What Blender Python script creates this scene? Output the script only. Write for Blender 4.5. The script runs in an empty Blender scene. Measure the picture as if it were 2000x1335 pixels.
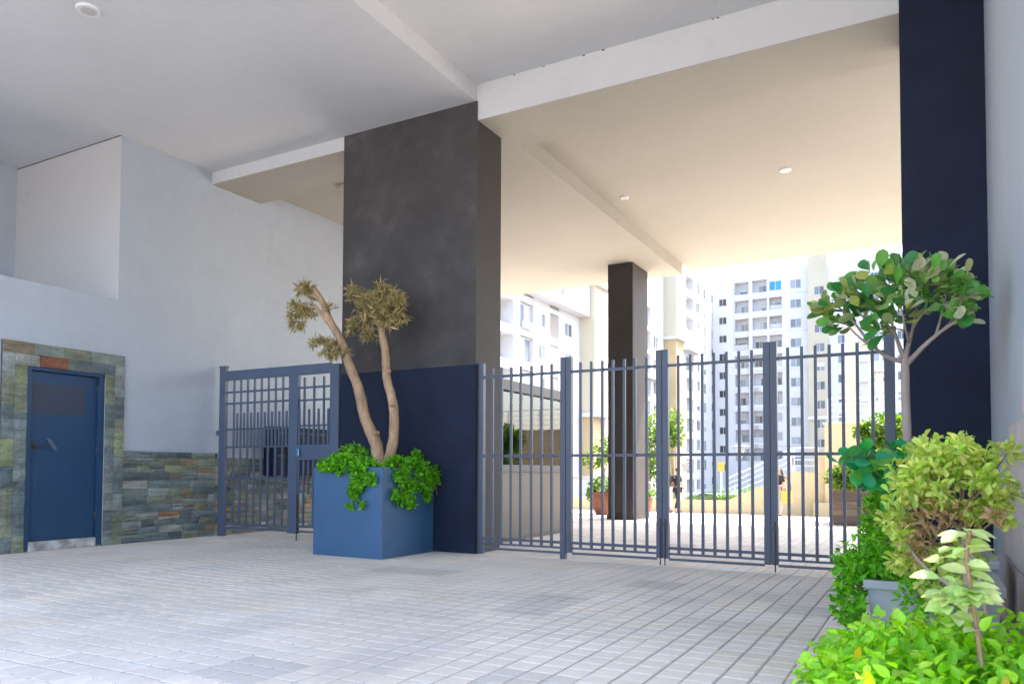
import bpy, bmesh, math, random
from mathutils import Vector, Matrix, Quaternion
R = math.radians
rnd = random.Random(7)
scene = bpy.context.scene
COL = scene.collection

# ------------------------------------------------------------------ camera
FPX, YAW, PIT, ROL, PY0 = 1491.97, -.501946, .0342378, .00359213, 867.02
FW = Vector((math.sin(YAW)*math.cos(PIT), math.cos(YAW)*math.cos(PIT), math.sin(PIT)))
_r0 = Vector((math.cos(YAW), -math.sin(YAW), 0)); _u0 = _r0.cross(FW)
CR = _r0*math.cos(ROL) + _u0*math.sin(ROL); CU = -_r0*math.sin(ROL) + _u0*math.cos(ROL)
CAM = Vector((0, 0, 1.0))
cd = bpy.data.cameras.new('camera'); cam = bpy.data.objects.new('camera', cd); COL.objects.link(cam)
cd.sensor_fit = 'HORIZONTAL'; cd.sensor_width = 36; cd.lens = FPX/2000*36
cd.shift_y = (PY0-667.5)/2000; cd.clip_start = .05; cd.clip_end = 2000
cd.dof.use_dof = True; cd.dof.focus_distance = 9.0; cd.dof.aperture_fstop = 5.0
m = Matrix((CR, CU, -FW)).transposed().to_4x4(); m.translation = CAM
cam.matrix_world = m
scene.camera = cam

def ray(x, y): return CR*((x-1000)/FPX) - CU*((y-PY0)/FPX) + FW
def at(x, y, X=None, Y=None, Z=None, D=None):
    d = ray(x, y)
    if X is not None: t = (X-CAM.x)/d.x
    elif Y is not None: t = (Y-CAM.y)/d.y
    elif Z is not None: t = (Z-CAM.z)/d.z
    else: t = D
    return CAM + d*t

# ------------------------------------------------------------------ light
SUN_EL, SUN_AZ = R(58), R(48)          # azimuth measured from +X towards +Y
w = bpy.data.worlds.new('World'); scene.world = w; w.use_nodes = True
nt = w.node_tree; sky = nt.nodes.new('ShaderNodeTexSky'); sky.sky_type = 'NISHITA'
sky.sun_disc = False; sky.sun_elevation = SUN_EL; sky.sun_rotation = R(90)-SUN_AZ
sky.air_density = 1.0; sky.dust_density = 3.0; sky.ozone_density = .6
nt.links.new(sky.outputs[0], nt.nodes['Background'].inputs[0]); nt.nodes['Background'].inputs[1].default_value = .15
sl = bpy.data.lights.new('sun', 'SUN'); sl.energy = 2.0; sl.angle = R(.5); sl.color = (1, .91, .78)
so = bpy.data.objects.new('sun', sl); COL.objects.link(so); so.location = (30, 30, 60)
sd = Vector((math.cos(SUN_EL)*math.cos(SUN_AZ), math.cos(SUN_EL)*math.sin(SUN_AZ), math.sin(SUN_EL)))
so.rotation_euler = sd.to_track_quat('Z', 'Y').to_euler()
vs = scene.view_settings; vs.view_transform = 'Standard'; vs.look = 'None'; vs.exposure = 2.65; vs.gamma = 1
scene.cycles.max_bounces = 10; scene.cycles.diffuse_bounces = 7; scene.cycles.glossy_bounces = 4
scene.cycles.transparent_max_bounces = 16; scene.cycles.sample_clamp_indirect = 6
scene.cycles.use_denoising = True

# ------------------------------------------------------------------ materials
def mat(name, col, rough=.7, var=.0, scale=3.0, bump=0., bscale=60., objcol=False, island=0., metal=0., spec=.5,
        trans=0., stretch=(1, 1, 1), var2=0., scale2=25., col2=None, coat=0., world=True, streak=0., stain=0.):
    m = bpy.data.materials.new(name); m.use_nodes = True
    n = m.node_tree.nodes; l = m.node_tree.links; b = n['Principled BSDF']
    b.inputs['Roughness'].default_value = rough; b.inputs['Metallic'].default_value = metal
    b.inputs['Specular IOR Level'].default_value = spec
    if coat: b.inputs['Coat Weight'].default_value = coat; b.inputs['Coat Roughness'].default_value = .15
    def rgb(c):
        x = n.new('ShaderNodeRGB'); x.outputs[0].default_value = (*c, 1); return x.outputs[0]
    def noise(sc, det=5, st=stretch, ro=.6):
        g = n.new('ShaderNodeNewGeometry'); mp = n.new('ShaderNodeMapping'); mp.inputs['Scale'].default_value = st
        if world: l.new(g.outputs['Position'], mp.inputs[0])
        else:
            tc = n.new('ShaderNodeTexCoord'); l.new(tc.outputs['Object'], mp.inputs[0])
        t = n.new('ShaderNodeTexNoise'); t.inputs['Scale'].default_value = sc; t.inputs['Detail'].default_value = det
        t.inputs['Roughness'].default_value = ro; l.new(mp.outputs[0], t.inputs['Vector']); return t.outputs['Fac']
    def mul(c, fac, lo, hi):
        mr = n.new('ShaderNodeMapRange'); mr.inputs[1].default_value = .3; mr.inputs[2].default_value = .7
        mr.inputs[3].default_value = lo; mr.inputs[4].default_value = hi; l.new(fac, mr.inputs[0])
        mx = n.new('ShaderNodeVectorMath'); mx.operation = 'SCALE'; l.new(c, mx.inputs[0]); l.new(mr.outputs[0], mx.inputs['Scale']); return mx.outputs[0]
    def mix(a, c, fac):
        mx = n.new('ShaderNodeMix'); mx.data_type = 'RGBA'; l.new(fac, mx.inputs['Factor']); l.new(a, mx.inputs['A']); l.new(c, mx.inputs['B']); return mx.outputs['Result']
    if objcol:
        oi = n.new('ShaderNodeObjectInfo'); c = oi.outputs['Color']
    else: c = rgb(col)
    if col2:
        mr = n.new('ShaderNodeMapRange'); mr.inputs[1].default_value = .42; mr.inputs[2].default_value = .62
        if island:
            g = n.new('ShaderNodeNewGeometry'); l.new(g.outputs['Random Per Island'], mr.inputs[0]); mr.inputs[1].default_value = .2; mr.inputs[2].default_value = 1.
        else: l.new(noise(scale*.7), mr.inputs[0])
        c = mix(c, rgb(col2), mr.outputs[0])
    if island:
        g = n.new('ShaderNodeNewGeometry'); wn = n.new('ShaderNodeTexWhiteNoise'); wn.noise_dimensions = '1D'
        l.new(g.outputs['Random Per Island'], wn.inputs['W'])
        mr = n.new('ShaderNodeMapRange'); mr.inputs[3].default_value = 1-island; mr.inputs[4].default_value = 1+island; l.new(wn.outputs['Value'], mr.inputs[0])
        mx = n.new('ShaderNodeVectorMath'); mx.operation = 'SCALE'; l.new(c, mx.inputs[0]); l.new(mr.outputs[0], mx.inputs['Scale']); c = mx.outputs[0]
    if var: c = mul(c, noise(scale), 1-var, 1+var)
    if var2: c = mul(c, noise(scale2, 8, (1, 1, 1)), 1-var2, 1+var2)
    if streak: c = mul(c, noise(6, 6, (1, 1, .08)), 1-streak, 1+streak*.5)
    if stain:
        sn = noise(1.3, 9, (1, 1, 1), .72); mr = n.new('ShaderNodeMapRange'); mr.inputs[1].default_value = .56; mr.inputs[2].default_value = .68
        mr.inputs[3].default_value = 1.; mr.inputs[4].default_value = 1-stain; l.new(sn, mr.inputs[0])
        mx = n.new('ShaderNodeVectorMath'); mx.operation = 'SCALE'; l.new(c, mx.inputs[0]); l.new(mr.outputs[0], mx.inputs['Scale']); c = mx.outputs[0]
    l.new(c, b.inputs['Base Color'])
    if bump:
        bp = n.new('ShaderNodeBump'); bp.inputs['Strength'].default_value = bump; bp.inputs['Distance'].default_value = .02
        l.new(noise(bscale, 6), bp.inputs['Height']); l.new(bp.outputs[0], b.inputs['Normal'])
    if trans:
        o = n['Material Output']; tr = n.new('ShaderNodeBsdfTranslucent'); ms = n.new('ShaderNodeMixShader'); ms.inputs[0].default_value = trans
        hs = n.new('ShaderNodeHueSaturation'); hs.inputs['Value'].default_value = 1.5; hs.inputs['Saturation'].default_value = 1.1
        l.new(c, hs.inputs['Color']); l.new(hs.outputs[0], tr.inputs['Color'])
        l.new(b.outputs[0], ms.inputs[1]); l.new(tr.outputs[0], ms.inputs[2]); l.new(ms.outputs[0], o.inputs['Surface'])
    return m

M = {}
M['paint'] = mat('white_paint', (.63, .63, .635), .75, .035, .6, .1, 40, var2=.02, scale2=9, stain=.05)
M['paint_bounce'] = mat('bounce_tinted_paint', (.36, .335, .285), .75, .035, .6, .06, 40, var2=.02, scale2=9)  # warm bounce off the sunlit courtyard, put into the passage ceiling colour
M['paint_warm'] = mat('warm_white_paint', (.55, .525, .52), .75, .03, .6, .1, 60, stain=.05)
M['paint_wall'] = mat('wall_paint', (.43, .47, .53), .7, .04, .7, .12, 70, var2=.025, scale2=6, streak=.01, stain=.05)
M['charcoal'] = mat('charcoal_paint', (.060, .053, .053), .75, .28, 1.3, .2, 50, var2=.14, scale2=5, stain=-.25)
M['charcoal_dark'] = mat('dark_brown_paint', (.036, .029, .026), .7, .15, 1.4, .1, 50, var2=.1, scale2=6)
M['navy_paint'] = mat('navy_paint', (.0095, .0155, .038), .72, .2, 2.0, .12, 55, var2=.1, scale2=7, spec=.3)
M['navy_metal'] = mat('navy_metal', (.085, .115, .18), .42, .06, 3, .03, 90, spec=.5)
M['slate_metal'] = mat('slate_metal', (.075, .085, .125), .42, .06, 3, .03, 90, spec=.5)
M['door_metal'] = mat('door_metal', (.022, .062, .135), .4, .06, 2.5, .02, 60)
M['planter_metal'] = mat('planter_metal', (.044, .115, .225), .42, .1, 1.2, .02, 30, stain=.12)
M['steel'] = mat('steel', (.5, .5, .5), .3, metal=1.)
M['dark_steel'] = mat('dark_steel', (.05, .05, .055), .45, .1, 8)
M['slate'] = mat('slate_stone', (.2, .2, .2), .72, .42, 7, .6, 35, objcol=True, stretch=(.8, .35, 1.6), var2=.22, scale2=30)
M['paver'] = mat('paver_concrete', (.42, .41, .4), .82, .14, .7, .2, 160, stain=.1, objcol=True, var2=.1, scale2=220)
M['paver_far'] = mat('paver_concrete_far', (.72, .64, .55), .82, .12, .9, .1, 160, island=.09, var2=.08, scale2=150)
M['mortar'] = mat('joint_sand', (.33, .31, .285), .95, .2, 30, .1, 120)
M['step'] = mat('worn_threshold', (.5, .49, .48), .8, .25, 9, .4, 40, col2=(.28, .26, .25))
M['bark'] = mat('bark', (.44, .28, .17), .85, .3, 9, .9, 40, stretch=(1, 1, .4), var2=.15, scale2=30)
M['bark_pale'] = mat('pale_bark', (.36, .27, .23), .8, .18, 10, .3, 50, stretch=(1, 1, .3))
M['twig'] = mat('twig', (.3, .19, .12), .85, .2, 20)
M['olive_leaf'] = mat('olive_leaf', (.54, .40, .19), .6, island=.45, col2=(.19, .21, .075), trans=.3)
M['bright_leaf'] = mat('bright_leaf', (.21, .52, .018), .5, island=.4, col2=(.08, .34, .014), trans=.4)
M['lime_leaf'] = mat('lime_leaf', (.38, .70, .03), .5, island=.35, col2=(.16, .46, .02), trans=.4)
M['lime_leaf_obj'] = mat('lime_leaf_single', (.2, .4, .03), .45, .12, 30, objcol=True, trans=.3)
M['yellow_leaf'] = mat('yellow_green_leaf', (.66, .68, .21), .5, island=.3, col2=(.36, .58, .07), trans=.45)
M['dry_leaf'] = mat('dry_leaf', (.48, .30, .15), .8, island=.3, trans=.25)
M['glossy_leaf'] = mat('glossy_leaf', (.07, .16, .03), .38, .2, 25, objcol=True, trans=.28)
M['tree_inner_leaf'] = mat('tree_inner_leaf', (.12, .33, .055), .4, island=.4, col2=(.40, .43, .18), trans=.3)
M['pale_leaf'] = mat('pale_leaf', (.45, .52, .22), .4, .12, 30, objcol=True, trans=.3)
M['hedge_leaf'] = mat('hedge_leaf', (.09, .19, .018), .5, island=.4, col2=(.19, .31, .025), trans=.25)
M['tree_leaf'] = mat('courtyard_tree_leaf', (.16, .24, .025), .5, island=.4, col2=(.08, .17, .015), trans=.35)  # yellow-green leaves of the courtyard trees
M['grass'] = mat('grass', (.13, .2, .03), .7, .25, 4, .2, 60, island=.3)
M['soil'] = mat('soil', (.06, .045, .035), .95, .3, 20, .5, 60)
M['grey_pot'] = mat('grey_planter', (.42, .42, .44), .55, .08, 5, .05, 50)
M['terracotta'] = mat('terracotta', (.22, .085, .045), .8, .2, 8, .1, 40)
M['plank'] = mat('weathered_plank', (.15, .105, .08), .75, .3, 5, .3, 30, objcol=True, stretch=(.15, .15, 2))
M['booth'] = mat('booth_panel', (.15, .135, .11), .38, .06, 1.2, .01, 30, metal=.35)
M['booth_trim'] = mat('booth_trim', (.12, .105, .09), .5, .08, 3)
M['tan'] = mat('tan_render', (.47, .36, .20), .85, .07, .6, .1, 40, var2=.03, scale2=5)
M['tan_pale'] = mat('pale_tan_render', (.50, .45, .345), .85, .05, .3, .05, 20)
M['bwhite'] = mat('white_render', (.56, .555, .565), .85, .04, .25, .05, 10, streak=.03)
M['bwhite2'] = mat('white_render_shade', (.62, .615, .63), .85, .04, .25, .05, 10, streak=.03)  # lighter copy of the white render for blocks whose fronts lie in shade
M['frame'] = mat('window_frame', (.5, .5, .5), .5, .05, 5)
M['pane'] = mat('window_pane', (.09, .11, .13), .12, .1, 2, objcol=True, spec=.6)
M['shutter'] = mat('roller_shutter', (.55, .53, .5), .7, .05, 3, objcol=True)
M['louvre'] = mat('louvre_slats', (.42, .38, .34), .7, .08, 3)
M['white_metal'] = mat('white_railing', (.7, .7, .7), .45, .05, 3)
M['skin'] = mat('skin', (.42, .23, .16), .55, .08, 10)
M['black_cloth'] = mat('black_cloth', (.012, .012, .014), .85, .2, 12)
M['white_cloth'] = mat('pale_cloth', (.62, .58, .5), .85, .1, 8)
M['grey_cloth'] = mat('grey_cloth', (.3, .26, .24), .85, .1, 8)
M['hair'] = mat('dark_hair', (.02, .013, .01), .5, .2, 30)
M['yellow_bag'] = mat('mustard_bag', (.48, .29, .04), .6, .12, 15)
M['diffuser'] = mat('lamp_diffuser', (.5, .48, .45), .4, .02, 5)
M['asphalt'] = mat('ground_earth', (.30, .29, .27), .9, .15, .3, .1, 5)
M['road'] = mat('asphalt', (.09, .09, .095), .9, .12, .4)
M['car_blue'] = mat('blue_car_paint', (.06, .1, .28), .25, .05, 2, coat=.6)
M['tyre'] = mat('tyre', (.02, .02, .02), .8)
M['tile'] = mat('wall_tile', (.55, .47, .45), .5, .12, 3, .06, 25, var2=.06, scale2=18)
M['grout'] = mat('pale_grout', (.55, .55, .55), .8)
M['red'] = mat('sign_red', (.5, .06, .04), .6, .05, 3)
M['yellow'] = mat('sign_yellow', (.6, .38, .06), .6, .05, 3)
M['cloth_blue'] = mat('laundry_blue', (.05, .25, .45), .8, .05, 3)

def glassmat(name, tint, refl):
    m = bpy.data.materials.new(name); m.use_nodes = True; n = m.node_tree.nodes; l = m.node_tree.links
    n.remove(n['Principled BSDF']); t = n.new('ShaderNodeBsdfTransparent'); t.inputs[0].default_value = (*tint, 1)
    g = n.new('ShaderNodeBsdfGlossy'); g.inputs['Roughness'].default_value = .02
    f = n.new('ShaderNodeFresnel'); f.inputs[0].default_value = 1.5
    a = n.new('ShaderNodeMath'); a.operation = 'ADD'; a.inputs[1].default_value = refl; a.use_clamp = True; l.new(f.outputs[0], a.inputs[0])
    x = n.new('ShaderNodeMixShader'); l.new(a.outputs[0], x.inputs[0]); l.new(t.outputs[0], x.inputs[1]); l.new(g.outputs[0], x.inputs[2])
    l.new(x.outputs[0], n['Material Output'].inputs[0]); return m
M['glass'] = glassmat('clear_glass', (.9, .93, .92), .06)

def perforated(name):       # fine perforated sheet: a pattern of holes far below a pixel each
    m = bpy.data.materials.new(name); m.use_nodes = True; n = m.node_tree.nodes; l = m.node_tree.links; b = n['Principled BSDF']
    g = n.new('ShaderNodeNewGeometry'); v = n.new('ShaderNodeTexVoronoi'); v.inputs['Scale'].default_value = 32; v.inputs['Randomness'].default_value = 0
    l.new(g.outputs['Position'], v.inputs['Vector']); r = n.new('ShaderNodeMapRange'); r.inputs[1].default_value = .32; r.inputs[2].default_value = .42
    l.new(v.outputs['Distance'], r.inputs[0]); x = n.new('ShaderNodeMix'); x.data_type = 'RGBA'
    x.inputs['A'].default_value = (.008, .009, .012, 1); x.inputs['B'].default_value = (.04, .055, .085, 1); l.new(r.outputs[0], x.inputs['Factor'])
    l.new(x.outputs['Result'], b.inputs['Base Color']); b.inputs['Roughness'].default_value = .5; return m
M['perforated'] = perforated('perforated_sheet')

# ------------------------------------------------------------------ builders
def root_of(o):
    while o.parent: o = o.parent
    return o
class MB:
    def __init__(s): s.v = []; s.f = []; s.m = []
    def quad(s, a, b, c, d, mi=0):
        i = len(s.v); s.v += [tuple(a), tuple(b), tuple(c), tuple(d)]; s.f.append((i, i+1, i+2, i+3)); s.m.append(mi)
    def poly(s, pts, mi=0):
        i = len(s.v); s.v += [tuple(p) for p in pts]; s.f.append(tuple(range(i, i+len(pts)))); s.m.append(mi)
    def box(s, x0, x1, y0, y1, z0, z1, mi=0, bev=0):
        i = len(s.v)
        if not bev:
            s.v += [(x, y, z) for z in (z0, z1) for y in (y0, y1) for x in (x0, x1)]
            for q in ((0, 2, 3, 1), (4, 5, 7, 6), (0, 1, 5, 4), (2, 6, 7, 3), (0, 4, 6, 2), (1, 3, 7, 5)):
                s.f.append(tuple(i+k for k in q)); s.m.append(mi)
        else:
            bm = bmesh.new(); bmesh.ops.create_cube(bm, size=1)
            for v in bm.verts: v.co = Vector(((x0+x1)/2+v.co.x*(x1-x0), (y0+y1)/2+v.co.y*(y1-y0), (z0+z1)/2+v.co.z*(z1-z0)))
            bmesh.ops.bevel(bm, geom=bm.edges[:], offset=bev, segments=2, affect='EDGES', profile=.6)
            bm.verts.index_update()
            s.v += [tuple(v.co) for v in bm.verts]
            for f in bm.faces: s.f.append(tuple(i+v.index for v in f.verts)); s.m.append(mi)
            bm.free()
        return s
    def prism(s, pts, d, mi=0):     # polygon extruded along vector d
        n = len(pts); i = len(s.v); d = Vector(d)
        s.v += [tuple(Vector(p)) for p in pts]+[tuple(Vector(p)+d) for p in pts]
        s.f.append(tuple(range(i, i+n))[::-1]); s.f.append(tuple(range(i+n, i+2*n))); s.m += [mi, mi]
        for k in range(n):
            s.f.append((i+k, i+(k+1) % n, i+n+(k+1) % n, i+n+k)); s.m.append(mi)
        return s
    def tube(s, pts, rad, seg=8, cap=True, wob=0):
        pts = [Vector(p) for p in pts]; n = len(pts); i0 = len(s.v)
        if not hasattr(rad, '__len__'): rad = [rad]*n
        t = (pts[1]-pts[0]).normalized(); up = Vector((0, 0, 1)) if abs(t.z) < .9 else Vector((1, 0, 0))
        a = t.cross(up).normalized()
        for k in range(n):
            t = (pts[min(k+1, n-1)]-pts[max(k-1, 0)]).normalized(); a = (a-t*a.dot(t)).normalized(); b = t.cross(a)
            for j in range(seg):
                an = 2*math.pi*j/seg; rr = rad[k]*(1+(wob and rnd.uniform(-wob, wob)))
                s.v.append(tuple(pts[k]+(a*math.cos(an)+b*math.sin(an))*rr))
        for k in range(n-1):
            for j in range(seg):
                p = i0+k*seg+j; q = i0+k*seg+(j+1) % seg
                s.f.append((p, q, q+seg, p+seg)); s.m.append(0)
        if cap:
            s.f.append(tuple(range(i0, i0+seg))[::-1]); s.f.append(tuple(range(i0+(n-1)*seg, i0+n*seg))); s.m += [0, 0]
        return s
    def lathe(s, prof, cx, cy, seg=24):     # prof [(r,z)]
        i0 = len(s.v)
        for r, z in prof:
            for j in range(seg):
                an = 2*math.pi*j/seg; s.v.append((cx+r*math.cos(an), cy+r*math.sin(an), z))
        for k in range(len(prof)-1):
            for j in range(seg):
                p = i0+k*seg+j; q = i0+k*seg+(j+1) % seg
                s.f.append((p, q, q+seg, p+seg)); s.m.append(0)
        s.f.append(tuple(range(i0, i0+seg))[::-1]); s.f.append(tuple(range(i0+(len(prof)-1)*seg, i0+len(prof)*seg))); s.m += [0, 0]
        return s
    def mesh(s, name, mats, off=Vector(), smooth=False):
        me = bpy.data.meshes.new(name); me.from_pydata([tuple(Vector(v)-off) for v in s.v], [], s.f); 
        for mm in (mats if isinstance(mats, (list, tuple)) else [mats]): me.materials.append(M[mm])
        me.polygons.foreach_set('material_index', s.m)
        if smooth: me.polygons.foreach_set('use_smooth', [True]*len(s.f))
        me.update(); return me
    def build(s, name, mats, parent=None, smooth=False, local=False):
        off = Vector() if (parent is None or local) else root_of(parent).location
        o = bpy.data.objects.new(name, s.mesh(name, mats, off, smooth)); COL.objects.link(o); o.parent = parent
        if smooth: 
            try: o.data.set_sharp_from_angle(angle=R(40))
            except Exception: pass
        return o
def tag(o, label=None, cat=None, group=None, kind=None):
    if label: o['label'] = label
    if cat: o['category'] = cat
    if group: o['group'] = group
    if kind: o['kind'] = kind
    return o
def thing(name, loc, label, cat, group=None):
    o = bpy.data.objects.new(name, None); COL.objects.link(o); o.location = loc; o.empty_display_size = .2
    return tag(o, label, cat, group)
def inst(name, me, parent, loc, rot=None, sc=(1, 1, 1), col=None):
    o = bpy.data.objects.new(name, me); COL.objects.link(o); o.parent = parent
    o.location = Vector(loc)-(root_of(parent).location if parent else Vector())
    if rot is not None:
        o.rotation_mode = 'QUATERNION'; o.rotation_quaternion = rot
    o.scale = sc
    if col: o.color = (*col, 1)
    return o
def box(name, mats, parent, *a, bev=0): return MB().box(*a, bev=bev).build(name, mats, parent)

# ------------------------------------------------------------------ ground
WX = -9.55            # left wall plane
RX = .464             # right wall plane
def gz(y):            # the courtyard falls away beyond the passage
    if y < 16.5: return 0.
    if y < 110: return -.0483*(y-16.5) if y < 31 else -.70-.036*(y-31)
    return -.70-.036*79
gb = MB()
prev = None
for y in (-300, -40, -10, 0, 16.5, 31, 60, 110, 900):
    if prev is not None:
        z0, z1 = gz(prev)-.03, gz(y)-.03
        gb.quad((-500, prev, z0), (500, prev, z0), (500, y, z1), (-500, y, z1))
    prev = y
tag(gb.build('ground', 'asphalt'), kind='structure')

# paved floor: 3 x 3 grooved pavers laid in columns
PS = .4335; G = .0065
def paver_mesh(simple=False):
    b = MB(); s = PS/2-G/2; c = (2*s)/3; gr = .0062; bv = .0055
    b.box(-s, s, -s, s, -.02, -.0052, mi=1)
    for i in range(3):
        for j in range(3):
            x0 = -s+i*c+(gr if i else 0); x1 = -s+(i+1)*c-(gr if i < 2 else 0)
            y0 = -s+j*c+(gr if j else 0); y1 = -s+(j+1)*c-(gr if j < 2 else 0)
            a = [(x0, y0, -.005), (x1, y0, -.005), (x1, y1, -.005), (x0, y1, -.005)]
            t = [(x0+bv, y0+bv, 0), (x1-bv, y0+bv, 0), (x1-bv, y1-bv, 0), (x0+bv, y1-bv, 0)]
            b.quad(*t)
            for k in range(4): b.quad(a[k], a[(k+1) % 4], t[(k+1) % 4], t[k])
    return b
floor_bed = MB()
floor_bed.quad((WX-.5, -8, -.0075), (7, -8, -.0075), (7, 16.5, -.0075), (WX-.5, 16.5, -.0075))
floor_bed.quad((-30, 16.5, -.0075), (20, 16.5, -.0075), (20, 30.4, gz(30.4)-.0075), (-30, 30.4, gz(30.4)-.0075))
floor = tag(floor_bed.build('paved_floor', 'mortar'), kind='structure')
pm = paver_mesh().mesh('paver', ['paver', 'mortar'])
near = []; rest = []
x = WX-.4; ci = 0
while x < 6:
    off = rnd.choice((0, PS/3, 2*PS/3, PS/2))+rnd.uniform(-.02, .02); y = -3+off
    while y < 16.4:
        c = Vector((x, y, 0)); d = c-CAM; dep = d.dot(FW)
        u = 1000+FPX*d.dot(CR)/max(dep, .1); v = PY0-FPX*d.dot(CU)/max(dep, .1)
        vis = dep > .5 and -60 < u < 1650 and 900 < v < 1400
        (near if vis else rest).append((dep, x, y))
        y += PS
    x += PS
near.sort(); rest += near[300:]; near = near[:300]
def pcol():
    t = rnd.random(); k = rnd.uniform(.95, 1.05)
    c = (.67, .60, .515)
    if t < .025: c = (.54, .495, .44)
    elif t < .14: c = (.69, .60, .49)
    elif t < .3: c = (.63, .57, .50)
    return tuple(q*k for q in c)
for d_, x, y in near:
    inst('paver', pm, floor, (x, y, rnd.uniform(-.0012, .0012)), Quaternion((0, 0, 1), rnd.gauss(0, .0025)), col=pcol())
fb = MB(); tpl = paver_mesh()
def add_tpl(b, t, x, y, z, slope=0):
    i = len(b.v); b.v += [(vx+x, vy+y, vz+z+slope*vy) for vx, vy, vz in t.v]; b.f += [tuple(i+k for k in f) for f in t.f]; b.m += t.m
for d_, x, y in rest:
    if -60 < x and y > -1: add_tpl(fb, tpl, x, y, 0)
st = MB(); s_ = PS/2-G/2
st.box(-s_, s_, -s_, s_, -.012, 0)
x = -20.
while x < 8:
    y = 16.5+PS/2+rnd.uniform(0, .1)
    while y < 30.2: add_tpl(fb, st, x, y, gz(y), -.0483); y += PS
    x += PS
tag(fb.build('far_paving', ['paver_far', 'mortar'], floor), kind='stuff')

# ------------------------------------------------------------------ ceiling
ZS, ZB, ZU, ZR, ZL = 5.515, 5.284, 5.725, 5.515, 5.545
CF = .9
ceil = MB()
ceil.box(-12.6, -4.83, CF, 7.868, ZS, 6.35)                # soffit of the left bay
ceil.box(-4.829, 1.3, CF, 7.868, ZU, 6.352)              # raised bay to the right
ceiling = tag(ceil.build('ceiling', 'paint'), kind='structure')
b = MB(); b.box(-12.6, -6.9, 7.87, 8.828, ZB+.05, 6.345); b.box(-6.899, RX+.4, 7.8705, 8.8085, ZB, 6.346)
b.build('cross_beam', 'paint', ceiling)
b = MB(); b.box(-12.6, -6.9, 7.8745, 8.8275, ZB+.046, ZB+.0498); b.box(-6.899, 6, 7.8745, 8.808, ZB-.004, ZB-.0002); b.build('beam_bounce_plate', 'paint_bounce', ceiling)  # thin plate added to tint the beam underside with the courtyard's warm bounce
b = MB(); b.box(-12.6, -7.9, 8.83, 11.3, ZL, 6.354); b.box(-4.72, 6, 8.81, 16.92, ZR, 6.356); b.build('passage_ceiling', 'paint_bounce', ceiling)
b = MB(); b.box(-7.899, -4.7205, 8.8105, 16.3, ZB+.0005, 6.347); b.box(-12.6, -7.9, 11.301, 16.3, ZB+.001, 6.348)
b.build('low_soffit', 'paint_bounce', ceiling)
for px in (1004, 1062, 1140, 1178, 1392, 1402):
    q = at(px, 166.3-(px-929.9)*.281, Y=7.868); cw = rnd.uniform(.008, .02)
    MB().prism([(q.x-cw, 7.8665, ZU-.002), (q.x+cw, 7.8665, ZU-.002), (q.x+cw*.6, 7.8665, ZU-.004-cw*.8), (q.x-cw*.7, 7.8665, ZU-.004-cw*.5)], (0, .003, 0)).build('paint_chip', 'dark_steel', ceiling)
def ceiling_light(px, py, z, rad, label):
    p = at(px, py, Z=z); t = thing('ceiling_light', (p.x, p.y, z), label, 'light', 'ceiling lights')
    MB().lathe([(rad, z+.02), (rad, z-.012), (rad*.93, z-.022), (rad*.86, z-.022)], p.x, p.y, 32).build('rim', 'white_metal', t, True)
    MB().lathe([(rad*.85, z), (rad*.85, z-.018), (rad*.4, z-.026), (.001, z-.028)], p.x, p.y, 32).build('diffuser', 'diffuser', t, True)
ceiling_light(173, 19, ZS, .115, 'round flat ceiling light above the blue service door')
ceiling_light(1220, 385, ZR, .075, 'small round ceiling light beside the ceiling beam, left one behind the gate')
ceiling_light(1534, 331, ZR, .085, 'small round ceiling light behind the gate, nearer the right black pillar')

# ------------------------------------------------------------------ left wall, door and stone cladding
KX = WX/-9.68
def wy(y): return y*KX
def wz(z): return 1+(z-1)*KX
DY0, DY1, DZ0, DZ1 = wy(5.31), wy(6.27), .12, wz(2.26)
FO0, FO1, FZ = wy(5.0), wy(6.567), wz(2.54)
LEDGE, YC = wz(3.3), wy(6.475)
lw = thing('passage_wall', (WX, 6.4, 0), 'tall white painted wall with blue metal door and slate stone base, left side', 'wall')
b = MB()
b.box(WX-.3, WX, .9, DY0, 0, LEDGE); b.box(WX-.3, WX, DY1, YC, 0, LEDGE); b.box(WX-.3, WX, DY0+.0005, DY1-.0005, DZ1, LEDGE-.0005)
b.box(WX-2.5, WX-.301, .9, YC, LEDGE-.2, LEDGE-.001)
b.box(WX-2.5, WX, YC+.0005, 14.0, 0, 6.2)
b.box(WX-2.8, WX-2.501, .9, YC+.3, LEDGE-.3, 6.2)
b.box(WX-2.5, WX-.3, DY0-.5, DY1+.5, 0, .05)
b.build('wall_face', 'paint_wall', lw)
b = MB(); b.box(WX-2.499, WX+.0008, YC-.004, YC+.0003, LEDGE-.0005, ZS-.013); b.build('recess_face', 'paint_warm', lw)
# unit stones, shared
def stone_mesh(seed):
    r = random.Random(seed); bm = bmesh.new(); bmesh.ops.create_grid(bm, x_segments=4, y_segments=2, size=.5)
    for v in bm.verts:
        edge = abs(v.co.x) > .49 or abs(v.co.y) > .49
        v.co.z = (.55 if edge else 1.)+r.uniform(-.28, .28)
    e = bmesh.ops.extrude_edge_only(bm, edges=[e for e in bm.edges if e.is_boundary])
    for v in e['geom']:
        if isinstance(v, bmesh.types.BMVert): v.co.z = -.6
    me = bpy.data.meshes.new('stone'); bm.to_mesh(me); bm.free(); me.materials.append(M['slate']); return me
STM = [stone_mesh(k) for k in range(7)]
PAL = [((.175, .205, .18), 6), ((.145, .18, .18), 7), ((.205, .22, .155), 4), ((.235, .26, .245), 5), ((.10, .125, .135), 3), ((.26, .20, .13), 1.2), ((.235, .26, .14), 2), ((.31, .17, .08), .35), ((.19, .16, .13), 1), ((.29, .29, .26), 2)]
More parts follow.
